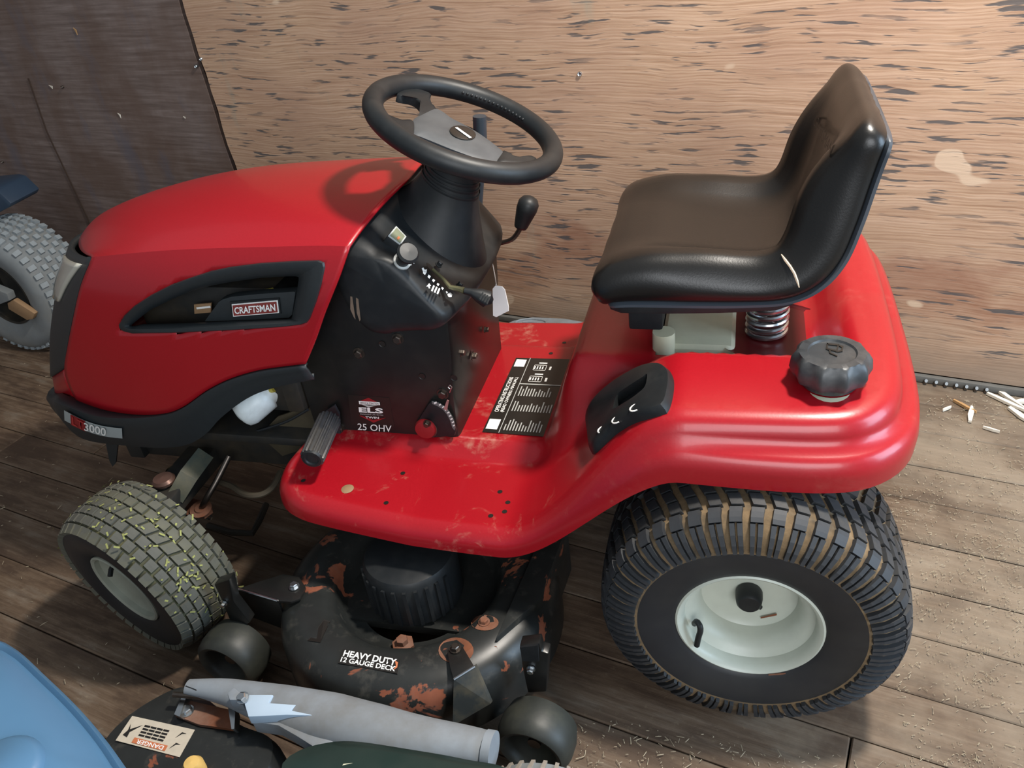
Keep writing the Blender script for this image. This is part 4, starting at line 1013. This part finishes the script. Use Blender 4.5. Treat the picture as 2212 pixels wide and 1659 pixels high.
rings = [[V((p.x, p.y, .125)) for p in pc], [V((p.x, p.y, .222)) for p in pc], [V((lerp(p.x, DC.x, .06), lerp(p.y, DC.y, .06), .232)) for p in pc], [V((lerp(p.x, DC.x, .25), lerp(p.y, DC.y, .25), .238)) for p in pc]]
cov = mk('pulley_cover', *loft(rings, True, False, True), BLK, deck, 40)
for k in range(11):
    a = math.radians(205+k*13); d = V((math.cos(a), math.sin(a), 0)); p = DC+V((-.005, 0, 0))+V((.091*d.x, .091*d.y, 0))
    w = V((-d.y, d.x, 0))*.0035
    mk('cover_rib', *prism([p-w, p+w, p+w+d*.006, p-w+d*.006], (0, 0, .09)), BLK, deck, 0).location = (0, 0, .128)
mk('spindle_nut', *vlathe([(.022, .112), (.022, .122), (.012, .126), (.011, .136), (0, .137)], V((-.62, -.495, 0)), 6), RUST, deck, 30)
# label on the deck
def onDeck(px, py, off=.0):
    p = onZ(px, py, .17)
    for _ in range(25):
        r = math.hypot(p.x-DC.x, p.y-DC.y); z = .045
        for (r0_, z0_), (r1_, z1_) in zip(DPF, DPF[1:]):
            if r0_ <= r <= r1_: z = lerp(z0_, z1_, (r-r0_)/(r1_-r0_))
        p = onZ(px, py, .5*p.z+.5*(z+off))
    return p
lq = [onDeck(730, 1432, .003), onDeck(858, 1455, .003), onDeck(863, 1424, .003), onDeck(741, 1402, .003)]
mk('deck_decal', *prism(lq, (0, 0, -.002)), DECAL, deck, 0)
qtext('decal_text', 'HEAVY DUTY', lq, .04, .95, .50, .95, WHT, deck, bold=.03); qtext('decal_text', '12 GAUGE DECK', lq, .03, .96, .10, .45, WHT, deck, bold=.025)
mk('decal_swoosh', *prism([quadpt(lq, u, v)+V((0, 0, .0004)) for u, v in ((.93, .18), (.985, .4), (.985, .75), (.93, .85), (.96, .5))], (0, 0, .0004)), ORG, deck, 0)
rs = [onDeck(1047+30*math.cos(a), 1345+17*math.sin(a), .0012) for a in [2*math.pi*k/24 for k in range(24)]]
mk('rust_spot', rs, [tuple(range(24))], RUST, deck, 0); bolt(onDeck(1046, 1344, .001), (0, 0, 1), deck, .008, RUST)
rs = [onDeck(985+38*math.cos(a), 1405+28*math.sin(a), .0012) for a in [2*math.pi*k/24 for k in range(24)]]
mk('rust_spot', rs, [tuple(range(24))], RUST, deck, 0)
mk('deck_slot', *prism([onDeck(*q, .0012) for q in [(700, 1338), (714, 1342), (692, 1388), (664, 1384)]], (0, 0, .0004)), DECAL, deck, 0)
# brackets and gauge wheels
def plate(name, L, z, th, mat, par, bevel=.001): return mk(name, *prism([onZ(*q, z) for q in L], (0, 0, -th)), mat, par, 30, bevel)
b1 = plate('gauge_wheel_bracket', [(512, 1272), (560, 1256), (612, 1240), (646, 1246), (660, 1268), (648, 1292), (628, 1300), (600, 1298)], .180, .006, STEEL, deck)
za = [onZ(512, 1272, .18), onZ(600, 1298, .18)]; mk('bracket_flange', *prism([za[0], za[1], za[1]+V((0, 0, -.09)), za[0]+V((0, 0, -.08))], (0, .005, 0)), STEEL, deck, 0)
mk('bracket_edge', *tube([za[0]+V((0, 0, .0005)), za[1]+V((0, 0, .0005))], .0022, 6), CHR, deck)
bolt(onZ(636, 1268, .181), (0, 0, 1), deck, .008, CHR)
b2 = plate('gauge_wheel_bracket', [(966, 1405), (985, 1392), (1000, 1398), (1025, 1440), (980, 1468), (972, 1440)], .182, .005, STEEL, deck)
za = [onZ(980, 1468, .182), onZ(1025, 1440, .182)]
mk('bracket_edge', *tube([za[0]+V((0, 0, .0005)), za[1]+V((0, 0, .0005))], .0022, 6), CHR, deck)
zb = [onY(978, 1568, za[0].y-.035), onY(1060, 1520, za[1].y-.02)]
mk('bracket_flange', *prism([za[0], za[1], zb[1], zb[0]], (.002, .006, 0)), plain('mud_caked_steel', (.02, .022, .02), .5, 0, .3, 25, .1, dust=(.16, .12, .06), dustamt=.6), deck, 0)
bolt(onZ(984, 1402, .183), (0, 0, 1), deck, .008, BOLT)
def gauge_wheel(c, postx, r=.068, w=.034):
    M = wheelM(c, (-.12, -1, 0))
    g = mk('gauge_wheel', *lathe([(.012, -.01), (.034, -.008), (.045, .028), (.048, w), (.056, w+.003), (.064, w-.004), (r, .012), (r, -.012), (.062, -w), (.05, -w-.003), (0, -w)], 40), plain('scuffed_black_wheel', (.024, .026, .022), .5, 0, .3, 30, .1, dust=(.12, .12, .08), dustamt=.3) if 'scuffed_black_wheel' not in MATS else MATS['scuffed_black_wheel'], None, 50)
    place(g, M); setpar(g, MO)
    o = mk('wheel_axle', *tube([V((0, -.03, 0)), V((0, .016, 0))], .012, 12), BOLT, None); place(o, M); setpar(o, g)
    return g
GL = onZ(507, 1412, .068); gauge_wheel((GL.x, GL.y, .068), 0)
GR = onZ(1160, 1590, .068); gauge_wheel((GR.x, GR.y, .068), 0)
def post(L, z, name='gauge_wheel_post'):
    P_ = [onY(*q, z) for q in L]; return mk(name, *prism(P_, (.0, .022, 0)), STEEL, deck, 30, .003)
post([(462, 1263), (495, 1252), (505, 1300), (540, 1345), (520, 1358), (500, 1350), (480, 1300)], GL.y+.03)
post([(1122, 1395), (1165, 1390), (1170, 1408), (1185, 1412), (1180, 1495), (1140, 1497), (1128, 1440)], GR.y+.055)
mk('post_cap', *prism([onY(*q, GR.y+.050) for q in [(1124, 1395), (1163, 1390), (1165, 1425), (1130, 1424)]], (0, -.004, 0)), BLK, deck, 0)
bolt(onY(1147, 1444, GR.y+.054), (0, -1, 0), deck, .006, CHR); bolt(onY(485, 1302, GL.y+.029), (0, -1, 0), deck, .005, CHR)
# ================================================================== PRICE TAG
tgY = .02
tg = empty('price_tag', onY(1078, 640, -.02), 'blank white paper price tag tied by string to black lever on dash', 'tag')
tq = [onY(*q, -.02) for q in [(1064, 624), (1070, 617), (1084, 619), (1090, 626), (1098, 662), (1098, 672), (1072, 685), (1065, 682)]]
card = mk('card', *prism(tq, (.001, .001, 0)), PAPER, tg, 0)
st_ = [onY(1056, 528, .19), onY(1062, 560, .12), onY(1068, 590, .05), onY(1072, 615, -.018)]
mk('string', *tube(spline(st_, 16), .0011, 6), PAPER, tg)

# ================================================================== OTHER THINGS IN THE BARN
# greyed tractor wheel with a dark blue fender at the far left
LT = empty('garden_tractor', (-2.55, .78, 0), 'grey dusty turf tire and dark blue fender of another tractor beside dark wall panel', 'tractor')
lo_ = V((-.12, -1, 0)).normalized(); lc = V((-2.52, .72, .232))
TP = [(.12, .085), (.13, .095), (.16, .105), (.185, .106), (.205, .100), (.222, .085), (.228, .05), (.230, 0)]
ML = wheelM(lc, lo_)
t = mk('turf_tire', *lathe(full(TP), 64), RUBG, None, 50); place(t, ML); setpar(t, LT)
n = 44; st = 2*math.pi/n
for i, (a0, a1) in enumerate([(-.092, -.070), (-.058, -.040), (-.028, -.010), (.004, .022), (.034, .052), (.066, .090)]):
    rr_ = lambda a: .231-.012*(abs(a)/.09)**3
    lugs(t, lugmesh([([(rr_(a), a) for a in (a0, (a0+a1)/2, a1)], [(-st*.30, st*.30)]*3)], .008), n, st*.5*(i % 2), LUGG)
o = mk('wheel_disc', *lathe([(.118, .08), (.12, .09), (.112, .088), (.108, .0), (.05, -.03), (0, -.03)], 40), DARK, None); place(o, ML); setpar(o, LT)
mk('axle_bracket', *prism([onP(*q, lc+lo_*.12, lo_) for q in [(15, 655), (28, 648), (75, 678), (70, 690), (58, 692), (18, 668)]], lo_*-.02), BRN, LT, 20, .004)
mk('axle_bracket', *prism([onP(*q, lc+lo_*.13, lo_) for q in [(-20, 620), (15, 635), (20, 650), (-20, 665)]], lo_*-.03), RUBG, LT, 20, .004)
fb_ = [onP(*q, lc+V((0, 0, .3)), (0, -1, .15)) for q in [(-90, 412), (-22, 406), (-8, 410), (24, 440), (20, 448), (-30, 474), (-90, 490)]]
mk('blue_fender', *prism(fb_, (.0, .14, .0)), BLUED, LT, 30, .008)
# grey moulded lid lying behind the mower
gl_ = [onZ(*q, .05) for q in [(1085, 700), (1110, 690), (1150, 683), (1220, 686), (1300, 700), (1300, 760), (1085, 760)]]
lid = empty('grey_plastic_lid', onZ(1190, 720, 0), 'grey moulded plastic lid lying on floor behind the red mower', 'lid')
mk('lid_panel', *prism(gl_, (0, 0, -.05)), GREYP, lid, 30, .012)
rg2 = [onZ(1147+33*math.cos(a), 697+8*math.sin(a), .0515) for a in [2*math.pi*k/28 for k in range(29)]]
mk('embossed_ring', *tube(rg2, .003, 6), GREYP, lid)
mk('embossed_bar', *tube([onZ(1130, 696, .0515), onZ(1142, 695, .0515), onZ(1160, 697, .0515)], .0028, 6), GREYP, lid)
# black deck with hinge and grey discharge chute in the foreground
PM = empty('push_mower', (-.95, -.86, 0), 'black push mower deck with warning label, rusted hinge and grey plastic chute', 'push mower')
ZD = .15
dk = spline([onZ(*q, ZD) for q in [(215, 1600), (280, 1535), (380, 1480), (430, 1490), (520, 1560), (590, 1590), (600, 1630), (560, 1680), (330, 1690), (200, 1660)]], 60, True); dc_ = sum(dk, V())/60
rings = [[V((lerp(p.x, dc_.x, -.05), lerp(p.y, dc_.y, -.05), .03)) for p in dk], [V((p.x, p.y, ZD-.02)) for p in dk], [p.lerp(dc_, .06) for p in dk], [p.lerp(dc_, .3)+V((0, 0, .004)) for p in dk], [p.lerp(dc_, .98)+V((0, 0, .006)) for p in dk]]
pdk = mk('deck_shell', *loft(rings, True, False, True), DECK, PM, 50)
wl = [onZ(*q, ZD+.006) for q in [(250, 1600), (388, 1636), (421, 1577), (286, 1547)]]
mk('warning_label', *prism(wl, (0, 0, .0008)), plain('aged_label', (.56, .50, .40), .7, 0, .15, 60), pdk, 0)
wq = [p+V((0, 0, .0008)) for p in wl]
qrects('label_text_lines', wq, [(.27+k*.10, .36+k*.10, v, v+.07) for k in range(4) for v in (.35, .47, .59, .71)], DECAL, pdk)
qrect('label_band', wq, .24, .76, .06, .26, ORG, pdk)
fl = [wq[2], wq[3], wq[0], wq[1]]; qtext('label_text', 'DANGER', fl, .28, .70, .78, .93, PAPER, pdk, lift=.0014, bold=.02)
mk('label_pictogram', *prism([quadpt(wq, u, v)+V((0, 0, .0005)) for u, v in ((.05, .25), (.13, .2), (.12, .4), (.24, .75), (.10, .5), (.06, .7), (.08, .45))], (0, 0, .0003)), DECAL, pdk, 0)
for v in (.18, .58): mk('label_pictogram', *prism([quadpt(wq, u, v+w)+V((0, 0, .0005)) for u, w in ((.80, .0), (.85, .24), (.92, .22), (.86, .18))], (0, 0, .0003)), DECAL, pdk, 0)
hz = ZD+.012
hp = mk('hinge_bracket', *prism([onZ(*q, hz) for q in [(378, 1545), (395, 1510), (430, 1518), (505, 1535), (503, 1575), (430, 1565)]], (0, 0, -.006)), RUST, PM, 0)
for L in ([(376, 1543), (398, 1492), (404, 1500), (388, 1548)], [(500, 1575), (488, 1500), (494, 1496), (508, 1540), (506, 1574)]):
    mk('hinge_ear', *prism([onZ(*q, hz+.014) for q in L], (.002, .004, -.016)), CHR, hp, 0)
bolt(onZ(405, 1537, hz), (0, 0, 1), hp, .009, CHR)
hzz = hz+.035
mk('hinge_rod', *tube([onZ(375, 1500, hzz-.01), onZ(500, 1512, hzz-.01)], .005, 8), BOLT, hp)
for L in ([(397, 1482), (408, 1474), (436, 1480), (424, 1492)], [(430, 1488), (446, 1478), (492, 1484), (478, 1500)]):
    mk('hinge_tab', *prism([onZ(*q, hzz+.004) for q in L], (0, 0, -.012)), BLK, hp, 30, .002)
# chute: long tapering grey tube with a flap
cp = [onZ(*q, .20) for q in [(402, 1477), (480, 1485), (560, 1506), (700, 1545), (850, 1580), (1000, 1602), (1052, 1612)]]
cr_ = [.014, .024, .036, .044, .042, .034, .028]
cps = spline(cp, 30); rs_ = [lerp(cr_[min(5, int(i/29*6))], cr_[min(6, int(i/29*6)+1)], i/29*6-int(i/29*6) if i < 29 else 1) for i in range(30)]
rings = []
for i, (p, r) in enumerate(zip(cps, rs_)):
    d = (cps[min(29, i+1)]-cps[max(0, i-1)]).normalized(); s_ = d.cross(V((0, 0, 1))).normalized(); u_ = s_.cross(d)
    rings.append([p+s_*r*math.cos(a)*1.05+u_*r*.8*math.sin(a)-V((0, 0, .01)) for a in (2*math.pi*k/20 for k in range(20))])
chu = mk('discharge_chute', *loft(rings, True, True, True), GREYP, PM, 60)
e_ = cps[-1]; d_ = (cps[-1]-cps[-3]).normalized()
mk('chute_collar', *tube([e_-d_*.004+V((0, 0, -.01)), e_+d_*.010+V((0, 0, -.01))], .030, 20), GREYP, chu)
flp = [onZ(*q, .205) for q in [(522, 1503), (545, 1560), (600, 1567), (640, 1590), (675, 1612), (735, 1600), (720, 1575), (690, 1552), (620, 1520)]]
mk('chute_flap', *prism(flp, (0, 0, -.03)), GREYP, chu, 30, .004)
mk('flap_rib', *prism([onZ(*q, .222) for q in [(522, 1500), (590, 1500), (580, 1518), (640, 1522), (628, 1534), (688, 1546), (620, 1544), (536, 1548)]], (0, 0, -.02)), plain('pale_blue_grey_plastic', (.40, .50, .60), .6, 0, .1, 10), chu, 30, .002)
mk('pivot_block', *prism([onZ(*q, .23) for q in [(490, 1496), (505, 1484), (522, 1498), (520, 1512), (495, 1512)]], (0, 0, -.03)), GREYP, chu, 30, .003)
bolt(onZ(525, 1508, .225), (0, -.3, 1), chu, .008, CHR)
# light blue hood at the lower left
BH = empty('blue_mower_hood', (-1.05, -1.02, 0), 'light blue plastic mower hood beside the black deck with label', 'mower hood')
bl_ = spline([onZ(*q, .52) for q in [(-30, 1383), (30, 1400), (100, 1462), (170, 1530), (230, 1600), (275, 1665), (330, 1760), (280, 1900), (100, 1950), (-150, 1900), (-230, 1650), (-160, 1430)]], 72, True); bc_ = sum(bl_, V())/72
rings = [[V((lerp(p.x, bc_.x, -.06), lerp(p.y, bc_.y, -.06), .24)) for p in bl_], [p for p in bl_], [p.lerp(bc_, .05)+V((0, 0, .010)) for p in bl_], [p.lerp(bc_, .11)+V((0, 0, .006)) for p in bl_], [p.lerp(bc_, .22)+V((0, 0, .022)) for p in bl_], [p.lerp(bc_, .6)+V((0, 0, .04)) for p in bl_], [p.lerp(bc_, .97)+V((0, 0, .045)) for p in bl_]]
mk('hood_shell', *loft(rings, True, False, True), BLUEP, BH, 40)
mk('chassis', *loft([[V((lerp(p.x, bc_.x, .12), lerp(p.y, bc_.y, .12), z)) for p in bl_] for z in (.07, .30)], True, True, True), DARK, BH, 40)
for k_ in (8, 26, 44, 62):
    c_ = bl_[k_].lerp(bc_, .22); o = mk('chassis_wheel', *lathe([(.0, .022), (.04, .024), (.075, .025), (.088, .018), (.09, 0), (.088, -.018), (.075, -.025), (.0, -.022)], 28), RUB, None, 40); place(o, wheelM((c_.x, c_.y, .09), (0, -1, 0))); setpar(o, BH)
mk('hood_boss', *padsolid([(0, 0)]*0 or [(0, 0), (1, 0), (0, 1)], 0, .001) if False else vlathe([(.05, 0), (.048, .014), (.04, .020), (0, .023)], onZ(5, 1690, .55), 32), BLUEP, BH, 50)
# dark green shroud and wheel at the lower edge
GM = empty('green_mower', (-.62, -.95, 0), 'dark green rounded mower shroud with pale sticker and muddy grey wheel', 'mower')
sh_ = spline([onZ(*q, .30) for q in [(595, 1665), (630, 1620), (690, 1600), (760, 1595), (880, 1612), (1010, 1635), (1120, 1668), (1100, 1800), (900, 1900), (620, 1850)]], 64, True); sc_ = sum(sh_, V())/64
rings = [[V((p.x, p.y, .13)) for p in sh_], [V((p.x, p.y, .27)) for p in sh_], [p.lerp(sc_, .05) for p in sh_], [p.lerp(sc_, .25)+V((0, 0, .012)) for p in sh_], [p.lerp(sc_, .97)+V((0, 0, .018)) for p in sh_]]
mk('shroud', *loft(rings, True, False, True), GREENB, GM, 50)
mk('cutter_housing', *loft([[V((lerp(p.x, sc_.x, k_), lerp(p.y, sc_.y, k_), z)) for p in sh_] for k_, z in ((.04, .0), (.04, .10), (.12, .15))], True, True, True), DARK, GM, 40)
mk('pale_sticker', *prism([onZ(*q, .313) for q in [(735, 1662), (742, 1651), (760, 1649), (800, 1656), (800, 1690), (740, 1690)]], (0, 0, .001)), CREAM, GM, 0)
wc = onZ(1165, 1752, .1); wc.z = .095; M_ = wheelM(wc, (.15, -1, 0))
tw = mk('wheel_tire', *lathe([(.05, .03), (.075, .034), (.090, .028), (.094, 0), (.090, -.028), (.075, -.034), (.05, -.03)], 40), RUBG, None, 50); place(tw, M_); setpar(tw, GM)
for s_ in (1, -1): lugs(tw, lugmesh([([(.0935, .002*s_), (.092, .018*s_), (.086, .032*s_)], [(-.02, .06), (-.06, .02), (-.10, -.02)])], .0035), 30, 0 if s_ > 0 else .1, plain('muddy_tread', (.24, .21, .175), .85, 0, .4, 60) if 'muddy_tread' not in MATS else MATS['muddy_tread'])
mk('yellow_cap', *vlathe([(.017, 0), (.017, .02), (.012, .028), (0, .03)], onZ(425, 1668, .156), 20), YEL, PM, 40)
# ---------------------------------------------------------------- litter on the floor
def splinter(name, a, b, r, mat, label, group='split wood scraps by the wall'):
    pa_, pb_ = onZ(*a, .008), onZ(*b, .010); d = pb_-pa_; s_ = V((-d.y, d.x, 0)).normalized()*r
    L = [pa_-s_*.5, pa_+s_*.6, pa_.lerp(pb_, .4)+s_, pb_+s_*.3, pb_-s_*.4, pa_.lerp(pb_, .6)-s_]
    c = (pa_+pb_)/2; c.z = 0
    o = mk(name, *prism([p-c for p in L], (0, 0, -.007)), mat, None, 0); place(o, Matrix.Translation(c)); tag(o, label, 'wood scrap', group)
splinter('wood_splinter', (2126, 820), (2215, 880), .006, WOODS, 'long pale split wood stick topmost of the pile by the wall')
splinter('wood_splinter', (2133, 847), (2225, 888), .006, WOODS, 'long pale split wood stick lying under the topmost stick by the wall')
splinter('wood_splinter', (2180, 878), (2230, 912), .008, WOODS, 'short thick pale stick at the floor side of the stick pile by the wall')
splinter('wood_splinter', (2196, 866), (2230, 862), .008, WOODS, 'broad pale wood offcut lying across the stick pile by the wall')
splinter('wood_chip', (2096, 908), (2099, 876), .007, WOODS, 'bright white wood chip with split ends on floor board')
splinter('wood_splinter', (2060, 862), (2110, 888), .004, WOODT, 'tan brown wood sliver beside bright white chip')
splinter('wood_splinter', (2124, 920), (2160, 930), .003, WOODS, 'thin pale sliver on grey floor board, in front of the stick pile')
splinter('wood_splinter', (2037, 884), (2055, 876), .003, WOODS, 'small pale sliver between tan sliver and red fender')
vs, fs = [], []
def straw(px0, px1, py0, py1, n, L0=.004, L1=.016):
    for _ in range(n):
        p = onZ(random.uniform(px0, px1), random.uniform(py0, py1), .0025)
        if -1.5 < p.x < .27 and p.y > -.51: continue
        a = random.uniform(0, math.pi); d = V((math.cos(a), math.sin(a), random.uniform(-.1, .15)))
        L = random.uniform(L0, L1)*.5*random.choice((.3, .4, .5, .7, 1)); w = V((-d.y, d.x, 0))*random.uniform(.0003, .0008); o = len(vs)
        q = p+V((0, 0, abs(d.z)*L)); vs.extend([q-d*L-w, q-d*L+w, q+d*L+w, q+d*L-w, q+V((0, 0, .0012))]); fs.extend([(o, o+1, o+4), (o+1, o+2, o+4), (o+2, o+3, o+4), (o+3, o, o+4)])
straw(1900, 2260, 900, 1700, 500); [straw(cx_-sp_, cx_+sp_, cy_-sp_*.35, cy_+sp_*.35, 16, .002, .009) for cx_, cy_, sp_ in ((random.uniform(1900, 2250), random.uniform(940, 1690), random.uniform(25, 110)) for _ in range(90))]; straw(1200, 1960, 1450, 1690, 500); straw(1900, 2260, 1000, 1250, 300, .003, .010); straw(-50, 700, 760, 1480, 260, .006, .02); straw(1200, 1320, 1080, 1500, 300, .003, .01); straw(2000, 2240, 850, 920, 160)
tag(mk('straw_litter', vs, fs, STRAW, None, 0), 'loose bits of dry straw scattered over the floor boards', 'straw', kind='stuff')
